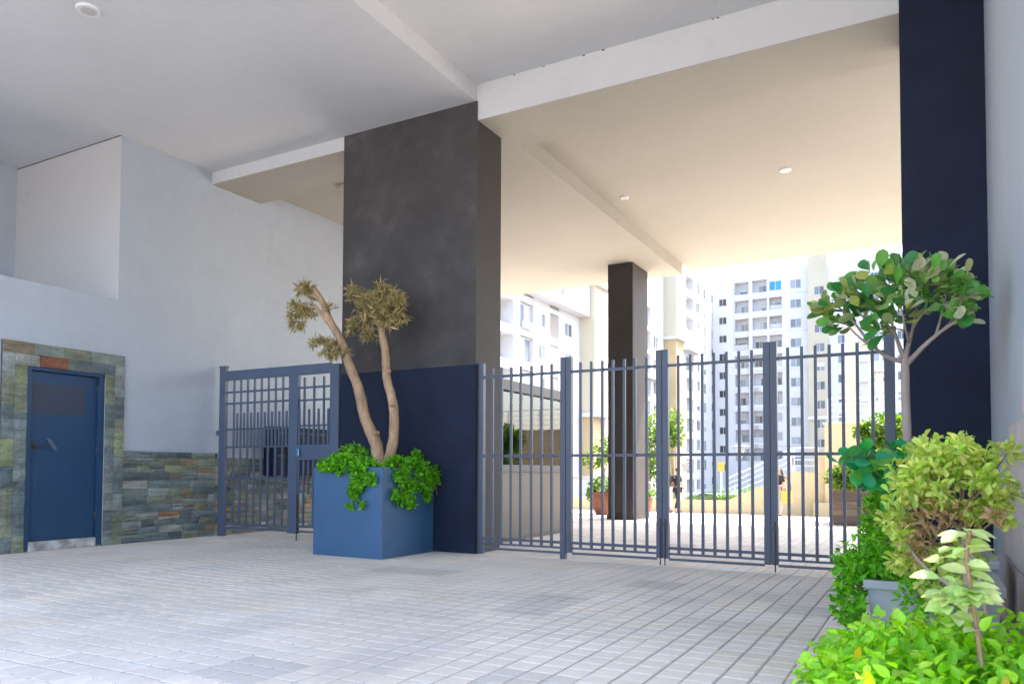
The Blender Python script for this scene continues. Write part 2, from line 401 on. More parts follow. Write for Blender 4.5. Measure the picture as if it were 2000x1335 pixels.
def scol(warm=0, plain=False):
    tot = sum(wt for _, wt in PAL); t = rnd.uniform(0, tot)
    for c, wt in PAL:
        t -= wt
        if t <= 0: break
    if plain and c[0] > c[1]*1.05: c = (.19, .22, .20)
    k = rnd.uniform(.8, 1.2); c = tuple(q*k for q in c)
    if warm: c = (c[0]*1.15, c[1]*1.05, c[2]*.95)
    return c
QX = Matrix(((0, 0, 1), (1, 0, 0), (0, 1, 0))).to_quaternion()   # local x->Y, y->Z, z->X
def stone(par, yc, zc, ly, lz, base, th, col=None, vert=False):
    me = rnd.choice(STM); sx = -1 if rnd.random() < .5 else 1
    if vert:
        q = QX @ Quaternion((0, 0, 1), R(90)); sc = (lz, ly, th)
    else: q = QX; sc = (ly, lz, th)
    inst('stone', me, par, (base, yc, zc), q, sc, col or scol())
def dado(y0, y1, z1, rows, base, warm=0, lmin=.18, lmax=.42):
    hs = [rnd.uniform(.8, 1.25) for _ in range(rows)]; k = z1/sum(hs); z = 0
    for h in hs:
        h *= k; y = y0
        while y < y1-.02:
            l = rnd.uniform(lmin, lmax)
            if y+l > y1-.12: l = y1-y
            if rnd.random() < .25 and h > .09:
                f = rnd.uniform(.4, .6)
                stone(lw, y+l/2, z+h*f/2, l-.003, h*f-.003, base, rnd.uniform(.014, .034), scol(warm))
                stone(lw, y+l/2, z+h*f+h*(1-f)/2, l-.003, h*(1-f)-.003, base, rnd.uniform(.014, .034), scol(warm))
            else: stone(lw, y+l/2, z+h/2, l-.003, h-.003, base, rnd.uniform(.014, .036), scol(warm))
            y += l
        z += h
DAD = wz(1.25)
box('stone_backing', 'dark_steel', lw, WX+.0005, WX+.012, FO1+.001, 13.2, 0, DAD-.004)
dado(FO1+.003, 8.0, DAD, 12, WX+.012)
dado(8.0, 12.2, DAD-.07, 13, WX+.012, 1, .16, .4)
box('stone_cap', 'paint_wall', lw, WX+.0125, WX+.05, 8.05, 12.2, DAD-.068, DAD+.0)
b = MB(); b.box(WX+.0005, WX+.03, FO0, DY0-.02, 0, FZ); b.box(WX+.0005, WX+.03, DY1+.02, FO1, 0, FZ); b.box(WX+.0005, WX+.0295, DY0-.0195, DY1+.0195, DZ1+.02, FZ-.0005)
b.build('surround_backing', 'dark_steel', lw)
for ya, yb in ((FO0, DY0-.02), (DY1+.02, FO1)):
    wcol = (yb-ya)/2
    for c in range(2):
        z = 0.; zt = FZ-(.28 if (c == 0) == (ya == FO0) else .14)
        zt = FZ-.14*(1 if ((c == 0) == (ya == FO0)) else 2)
        while z < zt-.01:
            l = rnd.uniform(.18, .34)
            if z+l > zt-.1: l = zt-z
            stone(lw, ya+(c+.5)*wcol, z+l/2, wcol-.003, l-.003, WX+.03, rnd.uniform(.012, .026), scol(0, rnd.random() > .06), vert=True); z += l
for rr in range(2):
    z0 = FZ-.14*(rr+1); y = FO0+rr*.145; ye = FO1-rr*.145
    while y < ye-.01:
        l = rnd.uniform(.24, .42)
        if y+l > ye-.14: l = ye-y
        stone(lw, y+l/2, z0+.07, l-.003, .137, WX+.03, rnd.uniform(.012, .024), (.2, .075, .04) if (rr == 1 and abs(y-(FO0+.45)) < .16) else None); y += l
# the door
dr = MB(); dr.box(WX-.075, WX-.035, DY0+.05, DY1-.05, DZ0, DZ1-.05, bev=.004)
door = dr.build('door', 'door_metal', lw)
b = MB(); b.box(WX-.12, WX+.02, DY0-.018, DY0+.042, DZ0-.1, DZ1+.0, bev=.003); b.box(WX-.12, WX+.02, DY1-.042, DY1+.018, DZ0-.1, DZ1, bev=.003); b.box(WX-.12, WX+.02, DY0+.043, DY1-.043, DZ1-.045, DZ1+.0, bev=.003)
b.build('door_frame', 'door_metal', door)
g0, g1 = wy(5.38), wy(6.055); h0, h1 = wz(1.68), wz(2.065)
box('perforated_panel', 'perforated', door, WX-.0345, WX-.031, g0, g1, h0, h1)
hz = wz(1.28)
b = MB(); b.tube([(WX-.034, DY0+.10, hz), (WX+.03, DY0+.10, hz)], .011); b.tube([(WX+.03, DY0+.10, hz), (WX+.032, DY0+.18, hz), (WX+.03, DY0+.24, hz-.002)], [.011, .010, .008]); b.box(WX-.035, WX-.028, DY0+.07, DY0+.13, hz-.05, hz+.05)
b.build('handle', 'dark_steel', door)
b = MB(); p = [(WX-.03, DY0+.25, hz+.09), (WX-.03, DY0+.29, hz+.11), (WX-.03, DY0+.38, hz-.02), (WX-.03, DY0+.35, hz-.055)]; b.prism(p, (.03, 0, 0)); b.build('lock_cover', 'navy_metal', door)
for hz_ in (.35, 1.2, 2.0): MB().tube([(WX-.02, DY1-.046, hz_), (WX-.02, DY1-.046, hz_+.09)], .012, 8).build('hinge', 'dark_steel', door)
box('plaster_edge', 'paint', lw, WX+.0305, WX+.036, DY1+.0195, DY1+.034, .02, DZ1-.05)
box('kick_strip', 'door_metal', door, WX-.034, WX-.026, DY0+.055, DY1-.055, DZ0+.004, DZ0+.03)
bm_ = MB(); bm_.box(WX-.2, WX+.012, DY0+.045, DY1-.045, 0, DZ0-.004, bev=.012)
bm_.build('threshold', 'step', lw)
box('door_recess', 'dark_steel', lw, WX-.29, WX-.2, DY0, DY1, 0, DZ1)
box('ceiling_gap', 'dark_steel', lw, WX-2.49, WX-.01, YC-.006, YC-.0003, ZS-.0125, ZS-.0005)
lbx = thing('letterbox_unit', (WX+.05, 9.7, 1.0), 'navy metal letterboxes on the wall behind the narrow side gate', 'letterboxes')
y0, y1, z0, z1 = 8.93, 10.66, .90, 1.70
box('cabinet', 'navy_paint', lbx, WX+.051, WX+.28, y0, y1, z0, z1, bev=.006)
for i in range(7):
    for j in range(2):
        a = y0+.03+i*(y1-y0-.06)/7; c = z0+.03+j*.38
        dd = box('letterbox_door', 'navy_paint', lbx, WX+.281, WX+.292, a+.008, a+(y1-y0-.06)/7-.008, c+.008, c+.365)
        box('slot', 'dark_steel', dd, WX+.2925, WX+.296, a+.05, a+(y1-y0-.06)/7-.05, c+.28, c+.31)

# ------------------------------------------------------------------ pillars
pl = thing('entrance_pillar', (-5.86, 8.15, 0), 'wide dark charcoal pillar with navy base behind the blue planter', 'pillar')
PX0, PX1, PYF, PYB, ZN = -6.92, -4.81, 7.85, 8.45, 2.28
box('upper_shaft', 'charcoal', pl, PX0, PX1, PYF, PYF+.012, ZN+.0005, ZS-.0005)
box('lower_shaft', 'navy_paint', pl, PX0+.001, PX1-.001, PYF-.003, PYF+.012, 0, ZN)
box('core', 'charcoal_dark', pl, PX0+.002, PX1-.002, PYF+.0125, PYB, 0, ZB-.0045)
ip = thing('inner_pillar', (-5.68, 15.2, 0), 'square dark brown pillar standing behind the gate before the courtyard', 'pillar')
b = MB(); b.box(-5.86, -5.315, 14.80, 15.74, 0, ZB-.001, bev=.01); b.build('shaft', 'charcoal_dark', ip)
box('plinth', 'charcoal_dark', ip, -5.88, -5.295, 14.78, 15.76, 0, .09)
rp = thing('corner_pillar', (.13, 8.2, 0), 'tall navy black pillar against the white wall behind the potted tree', 'pillar')
b = MB(); b.box(-.21, RX-.001, 7.849, 8.55, 0, ZB-.005, bev=.006); b.box(-.209, RX-.002, 7.85, 7.869, ZB-.0049, ZU-.001); b.build('shaft', 'navy_paint', rp)
rw = thing('side_wall', (RX, 5, 0), 'pale grey painted wall with beige tiles at the right edge', 'wall')
box('wall_face', 'paint_wall', rw, RX, 1.25, 4.2, 8.54, 0, ZB-.006)
box('wall_head', 'paint_wall', rw, RX+.001, 1.25, 4.201, 7.866, ZB-.0055, ZU-.001)
# tiles on the lower right, their free edge cut on a slant
prof = [(6.42, 0.), (6.42, .93), (6.25, 1.14), (5.72, 1.42), (5.12, 1.66), (4.2, 2.0)]
def prof_y(z):
    for (ya, za), (yb, zb) in zip(prof, prof[1:]):
        if za <= z <= zb: return ya+(yb-ya)*(z-za)/max(zb-za, 1e-6)
    return prof[-1][0]
zr = [0, .42, .86, 1.30, 1.74]
for i in range(4):
    ycur = 2.0+.3*(i % 2)
    while ycur < 6.5:
        ye = min(ycur+.7, 9); pts = []
        za, zb = zr[i]+.006, zr[i+1]-.006
        lo, hi = prof_y(za), prof_y(zb)
        if ycur+.03 < min(lo, hi):
            e1, e2 = min(ye-.012, lo), min(ye-.012, hi)
            pts = [(RX-.018, ycur, za), (RX-.018, e1, za), (RX-.018, e2, zb), (RX-.018, ycur, zb)]
            MB().prism(pts, (.0175, 0, 0)).build('tile', 'tile', rw)
        ycur += .7

# ------------------------------------------------------------------ folding gate
GY = 7.93
def bar(b, x0, x1, z0, z1, th=.028, y=GY): b.box(x0, x1, y-th/2, y+th/2, z0, z1)
def gate_leaf(xl, xr, barpx, wl, wr, label, left_post=False, bolts=(), right_post=False):
    t = thing('gate_leaf', ((xl+xr)/2, GY, 0), label, 'gate', 'leaves of the folding gate')
    b = MB(); b.box(xl, xl+wl, GY-.03, GY+.03, 0.0 if left_post else .075, 2.295, bev=.003); b.build('stile', 'slate_metal', t)
    b = MB(); b.box(xr-wr, xr, GY-.03, GY+.03, .075 if not right_post else 0, 2.295, bev=.003); b.build('stile', 'slate_metal', t)
    for z, h in ((2.125, .03), (1.172, .03), (.185, .03), (.125, .022), (.068, .026)):
        b = MB(); b.box(xl+wl, xr-wr, GY-.011, GY+.011, z-h/2, z+h/2); b.build('rail', 'slate_metal', t)
    for k, px in enumerate(barpx):
        xx = at(px, 880, Y=GY).x
        b = MB(); b.box(xx-.0145, xx+.0145, GY-.026, GY-.0005, .13, 2.225, bev=.002); b.build('bar', 'slate_metal', t)
    for xx in bolts:
        b = MB(); b.tube([(xx, GY-.036, .005), (xx, GY-.036, .5)], .0075, 8); b.box(xx-.02, xx+.02, GY-.045, GY-.0305, .42, .46); b.build('drop_bolt', 'dark_steel', t)
    return t
gx = lambda p: at(p, 880, Y=GY).x
g1 = gate_leaf(gx(934), gx(1106), (963, 980.6, 999.4, 1018, 1039, 1058.8, 1078.5), .085, .066, 'narrow gate leaf next to the wide dark pillar, in front of the guard booth', True, right_post=True)
for z in (2.07, 1.12, .24):
    box('bracket', 'slate_metal', g1, PX1+.0005, gx(934)+.02, GY-.025, GY+.025, z-.035, z+.035) if False else box('bracket', 'slate_metal', g1, gx(934)-.045, gx(934)-.0005, GY-.022, GY+.022, z-.035, z+.035)
gate_leaf(gx(1107), gx(1294), (1135, 1156, 1177.5, 1198, 1220.5, 1241, 1264), .066, .064, 'gate leaf standing in front of the square inner pillar', False, (gx(1291),))
gate_leaf(gx(1295), gx(1505), (1326, 1350, 1373, 1396, 1420.6, 1445, 1470), .064, .064, 'gate leaf with the walking couple visible through its bars', False, (gx(1300),))
gate_leaf(gx(1506), gx(1750), (1540.7, 1568, 1594.6, 1622, 1648.5, 1676.7, 1706), .064, .09, 'rightmost gate leaf beside the potted tree', False, (gx(1514),), True)

# ------------------------------------------------------------------ side gate
SY = 8.03
sg = thing('side_gate', (-8.2, SY, 0), 'narrow navy side gate with lock panel between white wall and dark pillar', 'gate')
def sbox(name, x0, x1, z0, z1, th=.06, y=SY, par=sg, bev=.003, mm='navy_metal'):
    b = MB(); b.box(x0, x1, y-th/2, y+th/2, z0, z1, bev=bev); return b.build(name, mm, par)
sbox('post', -9.46, -9.34, 0, 2.53); sbox('cap', -9.475, -9.325, 2.531, 2.565)
sbox('post', -7.26, -7.10, 0, 2.46)
sbox('top_beam', -9.339, -7.261, 2.34, 2.48)
sbox('post', -8.03, -7.86, .10, 2.339)
for z in (1.55, .30): sbox('bracket', -9.53, -9.4605, z-.035, z+.035, .04)
sx = lambda p: at(p, 880, Y=SY).x
longs = (457.5, 470.7, 484, 497.4, 511, 524.7, 538.7, 553)
for p in longs: sbox('bar', sx(p)-.014, sx(p)+.014, .19, 2.335, .022, SY-.013, bev=.002)
for p in (464, 477.3, 490.8, 504.3, 517.8, 531.8, 546, 560): sbox('short_bar', sx(p)-.014, sx(p)+.014, 1.33, 1.84, .022, SY-.013, bev=.002)
for z in (2.16, 1.99, 1.60, 1.335, .87, .185, .13): sbox('rail', -9.339, -8.031, z-.014, z+.014, .018, SY+.01, bev=0)
for p in (594.8, 613.7, 632.8): sbox('bar', sx(p)-.014, sx(p)+.014, 1.351, 2.30, .022, SY-.013, bev=.002); sbox('bar', sx(p)-.014, sx(p)+.014, .20, 1.139, .022, SY-.013, bev=.002)
for p in (585.2, 604.1, 622.7, 641.8): sbox('short_bar', sx(p)-.014, sx(p)+.014, 1.351, 1.85, .022, SY-.013, bev=.002); sbox('short_bar', sx(p)-.014, sx(p)+.014, .65, 1.139, .022, SY-.013, bev=.002)
for z in (2.16, 1.98, 1.62, .80, .20, .13): sbox('rail', -7.859, -7.261, z-.014, z+.014, .018, SY+.01, bev=0)
lp = sbox('lock_panel', -7.859, -7.261, 1.14, 1.35, .05)
b = MB(); b.box(-7.84, -7.80, SY-.06, SY-.0255, 1.19, 1.31, bev=.004); b.build('lock_case', 'cloth_blue', lp)
b = MB(); b.tube([(-7.79, SY-.03, 1.29), (-7.79, SY-.07, 1.28), (-7.79, SY-.07, 1.2), (-7.79, SY-.03, 1.19)], .007); b.build('pull', 'steel', lp)
b = MB(); b.tube([(-7.84, SY-.04, .004), (-7.84, SY-.04, .3)], .008); b.build('drop_bolt', 'dark_steel', sg)

# ------------------------------------------------------------------ guard booth
gbt = thing('guard_booth', (-6.1, 10.2, 0), 'brown guard booth with glass sides and flat roof behind the gate', 'booth')
BX0, BX1, BY0, BY1 = -7.2, -5.2, 8.75, 11.25
box('base', 'booth_trim', gbt, BX0+.03, BX1-.03, BY0+.03, BY1-.03, 0, .06)
def wallring(name, mm, z0, z1, t=.05, e=0, par=gbt):
    b = MB(); b.box(BX0-e, BX1+e, BY0-e, BY0+t, z0, z1); b.box(BX0-e, BX1+e, BY1-t, BY1+e, z0, z1)
    b.box(BX1-t, BX1+e, BY0+t+.0005, BY1-t-.0005, z0, z1); b.box(BX0-e, BX0+t, BY0+t+.0005, BY1-t-.0005, z0, z1); return b.build(name, mm, par)
wallring('base_panel', 'booth', .061, .98); wallring('counter', 'booth_trim', .981, 1.08, .12, .03)
wallring('roof_edge', 'booth_trim', 2.12, 2.26, .05, .05)
box('roof', 'bwhite', gbt, BX0, BX1, BY0, BY1, 2.18, 2.24)
for xx in (BX0, BX1-.05):
    for yy in (BY0, BY1-.05): box('corner_post', 'booth_trim', gbt, xx, xx+.05, yy, yy+.05, 1.081, 2.119)
for a in ((BX1-.03, BX1-.022, BY0+.051, BY1-.051, 1.081, 2.119), (BX0+.022, BX0+.03, BY0+.051, BY1-.051, 1.081, 2.119), (BX0+.051, BX1-.051, BY0+.022, BY0+.03, 1.081, 2.119), (BX0+.051, BX1-.051, BY1-.03, BY1-.022, 1.081, 2.119)):
    box('pane', 'glass', gbt, *a)
mon = thing('monitor', (-5.55, 10.2, 1.0), 'brown desk monitor inside the guard booth behind the glass', 'monitor')
box('screen', 'booth_trim', mon, -5.6, -5.55, 9.85, 10.5, 1.10, 1.36); box('foot', 'booth_trim', mon, -5.62, -5.5, 10.05, 10.3, .95, 1.099)

# ------------------------------------------------------------------ foliage helpers
def leaf_geo(length, width, fold=.25, droop=.15, n=2, obo=False):
    """pointed-oval leaf along +x, its face towards +z"""
    b = MB(); st_ = [0, .25, .55, .82, 1.0] if n > 2 else [0, .4, 1.0]
    if obo: st_ = [0, .2, .5, .75, .92, 1.0]
    ws = {0: .06, .25: .8, .4: 1., .55: 1., .82: .62, 1.0: .02}
    if obo: ws = {0: .06, .2: .42, .5: .9, .75: 1., .92: .72, 1.0: .2}
    rows = []
    for s in st_:
        x = s*length; wv = ws[s]*width/2; z = -droop*length*s*s
        rows.append(((x, -wv, z+fold*wv), (x, 0, z), (x, wv, z+fold*wv)))
    for a, c in zip(rows, rows[1:]):
        i = len(b.v); b.v += [*a, *c]; b.f += [(i, i+3, i+4, i+1), (i+1, i+4, i+5, i+2)]; b.m += [0, 0]
    # weld rows: keep as one island by sharing vertices
    vv = []; idx = []
    for v in b.v:
        if v in vv: idx.append(vv.index(v))
        else: idx.append(len(vv)); vv.append(v)
    b.f = [tuple(idx[k] for k in f) for f in b.f]; b.v = vv
    return b
def rand_dir(up=.3):
    v = Vector((rnd.gauss(0, 1), rnd.gauss(0, 1), rnd.gauss(0, 1)+up))
    return v.normalized()
def leaf_rot(d, normal):
    x = d.normalized(); z = (normal-x*normal.dot(x))
    if z.length < 1e-3: z = x.orthogonal()
    z.normalize(); y = z.cross(x)
    return Matrix((x, y, z)).transposed()
class Leaves(MB):
    def add(s, g, p, d, normal, k=1.):
        r = leaf_rot(d, normal); i = len(s.v)
        s.v += [tuple(p+r @ (Vector(v)*k)) for v in g.v]; s.f += [tuple(i+q for q in f) for f in g.f]; s.m += [0]*len(g.f)
def blob_leaves(L, g, blobs, n, up=.4, spread=1., kr=(.7, 1.2), inner=.45, out=.8):
    """leaves spread through a set of ellipsoids (centre, radii, weight), denser near the skin"""
    tot = sum(bl[2] for bl in blobs)
    for c, r, wt in blobs:
        c = Vector(c)
        for _ in range(int(n*wt/tot)):
            u = rand_dir(0); rr = inner+(1-inner)*rnd.random()**.6
            p = c+Vector((u.x*r[0], u.y*r[1], u.z*r[2]))*rr
            d = (u*out+rand_dir(.1)*spread).normalized(); nn = (Vector((0, 0, 1))*up+u*.6+rand_dir(0)*.5)
            L.add(g, p, d, nn, rnd.uniform(*kr))

def rosettes(L, g, blobs, n, per=(9, 15), kr=(.6, 1.15)):
    tot = sum(q[2] for q in blobs)
    for c, r, wt in blobs:
        for _ in range(max(2, int(n*wt/tot))):
            u = rand_dir(.15); p = Vector(c)+Vector((u.x*r[0], u.y*r[1], u.z*r[2]))*rnd.uniform(.45, 1.12)
            ax = (u+rand_dir(.3)*.5).normalized(); kk = rnd.uniform(.75, 1.15)
            for _k in range(rnd.randint(*per)):
                d = (ax*rnd.uniform(.1, .9)+rand_dir(-.1)*.75).normalized(); d.z -= .15
                L.add(g, p+ax*rnd.uniform(-.03, .02), d, rand_dir(.6), kk*rnd.uniform(*kr))
# ------------------------------------------------------------------ blue planter with pruned tree
pt = thing('square_planter', (-5.91, 7.32, 0), 'large blue metal cube planter against the wide dark pillar', 'planter')
b = MB(); X0, X1, Y0, Y1, ZT = -6.425, -5.402, 6.822, 7.832, 1.032; tk = .035
b.box(X0, X1, Y0, Y0+tk, 0, ZT, bev=.004); b.box(X0, X1, Y1-tk, Y1, 0, ZT, bev=.004)
b.box(X1-tk, X1-.0003, Y0+tk-.002, Y1-tk+.002, 0, ZT-.0003); b.box(X0+.0003, X0+tk, Y0+tk-.002, Y1-tk+.002, 0, ZT-.0003)
b.build('box', 'planter_metal', pt)
box('soil', 'soil', pt, X0+tk, X1-tk, Y0+tk, Y1-tk, .6, .98)
TY = 7.3
tr = thing('pruned_tree', (-5.75, TY, .98), 'bare twin trunk tree with pruned olive brown leaf clumps in blue planter', 'tree')
def path(pts, Y): return [at(px, py, Y=Y+dy) for px, py, dy in pts]
def smoothpath(p, n=5):
    out = []
    for k in range(len(p)-1):
        p0 = p[max(k-1, 0)]; p1 = p[k]; p2 = p[k+1]; p3 = p[min(k+2, len(p)-1)]
        for j in range(n):
            t = j/n; out.append(.5*((2*p1)+(p2-p0)*t+(2*p0-5*p1+4*p2-p3)*t*t+(3*p1-p0-3*p2+p3)*t**3))
    out.append(p[-1]); return out
def knots(par, pts, Y, mm, rr):
    for px, py in pts: p = at(px, py, Y=Y-rr*.85); MB().tube([p+Vector((0, .03, 0)), p, p+Vector((0, -.012, .004))], [.03, .024, .012], 8, wob=.15).build('knot', mm, par, True)
def limb(name, pts, r0, r1, par, mm, Y, seg=12, wob=.07, flare=1.):
    p = smoothpath(path(pts, Y)); n = len(p)
    rad = [(r0+(r1-r0)*k/(n-1))*(1+(flare-1)*max(0, 1-k/3)) for k in range(n)]
    return MB().tube(p, rad, seg, wob=wob).build(name, mm, par, True)
limb('trunk', [(738, 905, 0), (735, 868, 0), (714, 818, 0), (700, 758, 0), (682, 712, 0), (668, 668, 0), (645, 628, 0), (630, 590, .02), (612, 562, .02)], .08, .034, tr, 'bark', TY, flare=1.12)
limb('trunk', [(758, 905, .05), (768, 860, .05), (770, 815, .05), (765, 775, .05), (755, 735, .05), (753, 690, .05), (746, 652, .05), (742, 625, .05)], .066, .04, tr, 'bark', TY, flare=1.1)
knots(tr, [(735, 845), (706, 790), (690, 735), (764, 790), (757, 725), (665, 670)], TY, 'bark', .06)
limb('branch', [(641, 628, 0), (628, 612, -.02), (612, 596, -.05)], .034, .018, tr, 'bark', TY)
limb('branch', [(672, 680, 0), (655, 678, -.05), (640, 674, -.09)], .026, .012, tr, 'bark', TY)
for pp in ([(743, 640, .05), (722, 610, 0), (705, 590, -.03)], [(743, 640, .05), (765, 615, .05), (778, 600, .03)], [(743, 632, .05), (742, 595, .02), (740, 570, .0)]): limb('branch', pp, .026, .01, tr, 'bark', TY, 8)
for pp in ([(624, 585, 0), (605, 575, -.04), (596, 566, -.04)], [(620, 600, -.03), (598, 605, -.05), (580, 612, -.06)], [(632, 595, 0), (642, 598, -.04), (650, 594, -.05)]): limb('branch', pp, .014, .006, tr, 'bark', TY, 6)
P_ = lambda px, py, dy=0: at(px, py, Y=TY+dy)
lg = leaf_geo(.098, .0165, .2, .35)
ppm = 1/161.
def bl(px, py, rx, ry, wt, dy=0): return (P_(px, py, dy), (rx*ppm, rx*ppm, ry*ppm), wt)
lo_bl = [bl(604, 558, 15, 11, .5, -.02), bl(590, 572, 12, 11, .35), bl(608, 582, 10, 9, .2), bl(580, 608, 19, 17, 1.1, -.05), bl(602, 604, 18, 13, .6, -.05), bl(577, 634, 12, 13, .4, -.05), bl(645, 601, 9, 6, .15, -.04), bl(638, 676, 26, 15, 1.2, -.08), bl(662, 690, 17, 13, .6, -.06), bl(618, 672, 12, 8, .25, -.08)]
hi_bl = [bl(743, 598, 33, 32, 2.2, 0), bl(766, 604, 25, 34, 1.4, .02), bl(745, 565, 18, 13, .5), bl(775, 580, 14, 13, .4), bl(698, 578, 21, 16, .6, -.05), bl(688, 562, 10, 8, .2, -.05), bl(718, 608, 22, 30, .9, -.03), bl(700, 640, 19, 17, .5, -.05), bl(722, 652, 14, 12, .35)]
L = Leaves(); rosettes(L, lg, lo_bl, 190); L.build('crown', 'olive_leaf', tr)
L = Leaves(); rosettes(L, lg, hi_bl, 330); L.build('crown', 'olive_leaf', tr)
# trailing plant
tp = thing('trailing_plant', (-5.9, 7.3, .98), 'bright green trailing plant spilling over the rim of the blue planter', 'plant')
L = Leaves(); lg2 = leaf_geo(.055, .042, .3, .2)
def pb(px, py, Y, rx, rz, wt, ry=None): return (at(px, py, Y=Y), (rx, ry or rx, rz), wt)
FYp = 6.78
bs = [pb(690, 884, 7.2, .18, .11, 1.2), pb(650, 905, 6.95, .18, .06, 1.), pb(672, 897, 6.95, .2, .07, 1), pb(715, 905, 6.9, .12, .07, .9), pb(700, 915, FYp, .11, .10, 1., .05), pb(698, 940, FYp, .10, .12, 1.2, .05), pb(690, 960, FYp, .07, .09, .6, .04), pb(722, 935, FYp, .07, .06, .5, .04), pb(640, 912, FYp+.02, .14, .035, .6, .05), pb(706, 985, FYp, .035, .02, .12, .02), pb(682, 988, FYp, .03, .025, .15, .02), pb(665, 915, FYp, .12, .05, .5, .05)]
XP = -5.36
def pbx(px, py, rr, rz, wt, X=XP): p = at(px, py, X=X); return (p, (.05, rr, rz), wt)
bs += [pbx(760, 908, .12, .08, .7, -5.45), pbx(775, 905, .16, .09, 1., -5.5), pbx(800, 905, .2, .08, 1., -5.42), pbx(825, 915, .16, .10, 1.1), pbx(846, 925, .13, .09, .8), pbx(785, 928, .12, .12, 1.), pbx(800, 950, .12, .12, 1.), pbx(830, 945, .12, .10, .8), pbx(785, 975, .08, .07, .5), pbx(802, 985, .06, .04, .35), pbx(850, 940, .1, .1, .5), pbx(835, 970, .06, .06, .3), pbx(858, 975, .03, .03, .1), pbx(815, 890, .12, .06, .4, -5.6), pbx(772, 965, .06, .06, .3)]
bs += [((-6.2, 7.3, 1.02), (.2, .3, .1), 1.), ((-5.6, 7.4, 1.02), (.15, .3, .1), 1.)]
blob_leaves(L, lg2, bs, 4600, up=.7, inner=.3)
L.build('foliage', 'bright_leaf', tp)
for px, py, ex, ey in ((700, 905, 697, 962), (697, 962, 703, 988), (697, 962, 683, 990)): MB().tube(smoothpath([at(px, py, Y=FYp+.01), at((px+ex)/2, (py+ey)/2-2, Y=FYp), at(ex, ey, Y=FYp)]), .004, 5).build('stem', 'twig', tp)
for px, py, ex, ey in ((780, 905, 785, 978), (840, 915, 856, 975), (820, 912, 835, 972)): MB().tube(smoothpath([at(px, py, X=XP-.02), at((px+ex)/2, (py+ey)/2-2, X=XP), at(ex, ey, X=XP)]), .004, 5).build('stem', 'twig', tp)

# ------------------------------------------------------------------ planting along the right wall
# 1 potted tree with large oval leaves
RY = 5.9
rt = thing('potted_tree', at(1772, 930, Y=RY), 'slim pale trunk tree with round crown of big oval leaves by black pillar', 'tree')
limb('trunk', [(1775, 960, 0), (1772, 860, 0), (1769, 780, 0), (1768, 730, 0), (1767, 700, 0)], .031, .027, rt, 'bark_pale', RY, 10, .03)
brs = [[(1767, 705, 0), (1740, 700, -.05), (1712, 682, -.12), (1694, 664, -.2)], [(1768, 702, 0), (1758, 680, .05), (1748, 650, .1), (1735, 610, .12)], [(1768, 702, 0), (1775, 670, .03), (1783, 640, .05), (1790, 600, .05)],
       [(1772, 710, 0), (1800, 680, -.05), (1828, 655, -.1), (1860, 632, -.15), (1898, 610, -.18)], [(1783, 640, .05), (1800, 615, -.02), (1830, 590, -.1)], [(1748, 650, .1), (1720, 620, .05), (1690, 590, -.02)], [(1775, 670, .03), (1768, 640, -.15), (1760, 600, -.22)],
       [(1828, 655, -.1), (1840, 610, -.02), (1848, 575, .02)], [(1712, 682, -.12), (1680, 660, -.18), (1650, 630, -.22)], [(1712, 682, -.12), (1700, 640, -.1), (1670, 600, -.1)], [(1735, 610, .12), (1725, 570, .1), (1715, 545, .08)], [(1790, 600, .05), (1795, 560, .1), (1800, 530, .12)], [(1828, 655, -.1), (1850, 635, .0), (1880, 600, .02)], [(1694, 664, -.2), (1660, 620, -.12), (1625, 590, -.1)]]
for k, bp in enumerate(brs): limb('branch', bp, .020 if k < 4 else .010, .005, rt, 'bark_pale', RY, 7, .05)
lm = leaf_geo(.115, .075, .2, .12, 4, True).mesh('leaf', 'glossy_leaf', smooth=True)
def lcol_tree(px):
    t = rnd.random(); a = min(1, max(0, (px-1640)/240))
    dark = (.045, .21, .045); mid = (.13, .36, .055); pale = (.55, .54, .34); yel = (.40, .44, .10)
    if t < .45*(1-a)+.08: c = dark
    elif t < .62: c = mid
    elif t < .62+.3*a+.06: c = pale
    else: c = yel
    k = rnd.uniform(.8, 1.2); return tuple(q*k for q in c)
cc = P = None
ctr = at(1760, 640, Y=RY)
cr = [(1720, 555, 55, 32, 34), (1775, 540, 55, 30, 40), (1835, 545, 50, 30, 36), (1875, 575, 30, 30, 26), (1665, 575, 32, 22, 20), (1625, 600, 28, 18, 16), (1690, 600, 40, 24, 22), (1745, 590, 40, 26, 20), (1800, 590, 40, 22, 18), (1870, 615, 26, 16, 12), (1650, 632, 20, 14, 7), (1728, 635, 28, 20, 14), (1850, 610, 30, 18, 12), (1765, 615, 18, 14, 6)]
s5 = 5.24/FPX
for px, py, rx, ry, n in cr:
    for _ in range(n):
        a = rnd.uniform(0, 2*math.pi); q = rnd.random()**.5
        x_ = px+math.cos(a)*q*rx; y_ = py+math.sin(a)*q*ry
        p = at(x_, y_, Y=RY+rnd.uniform(-.32, .3)*(.4+.6*min(1, (690-abs(x_-1755))/690)))
        out = (p-ctr); out.z *= .6
        d = (out.normalized()*.9+rand_dir(-.1)*.8); nn = Vector((0, -.7, .75))+rand_dir(0)*.75
        inst('leaf', lm, rt, p, leaf_rot(d, nn).to_quaternion(), (rnd.uniform(.75, 1.15),)*3, lcol_tree(x_))
L = Leaves()
for px, py, rx, ry, n in cr:
    for _ in range(int(n*1.1)):
        p = at(px+rnd.gauss(0, .42)*rx, py+rnd.gauss(0, .42)*ry, Y=RY+rnd.uniform(-.25, .3)); L.add(leaf_geo(.105, .068, .2, .12, 4, True), p, (p-ctr).normalized()*.8+rand_dir(0)*.8, Vector((0, -.5, .8))+rand_dir(0)*.8, rnd.uniform(.6, 1.1))
tag(L.build('foliage', 'tree_inner_leaf', rt), kind='stuff')
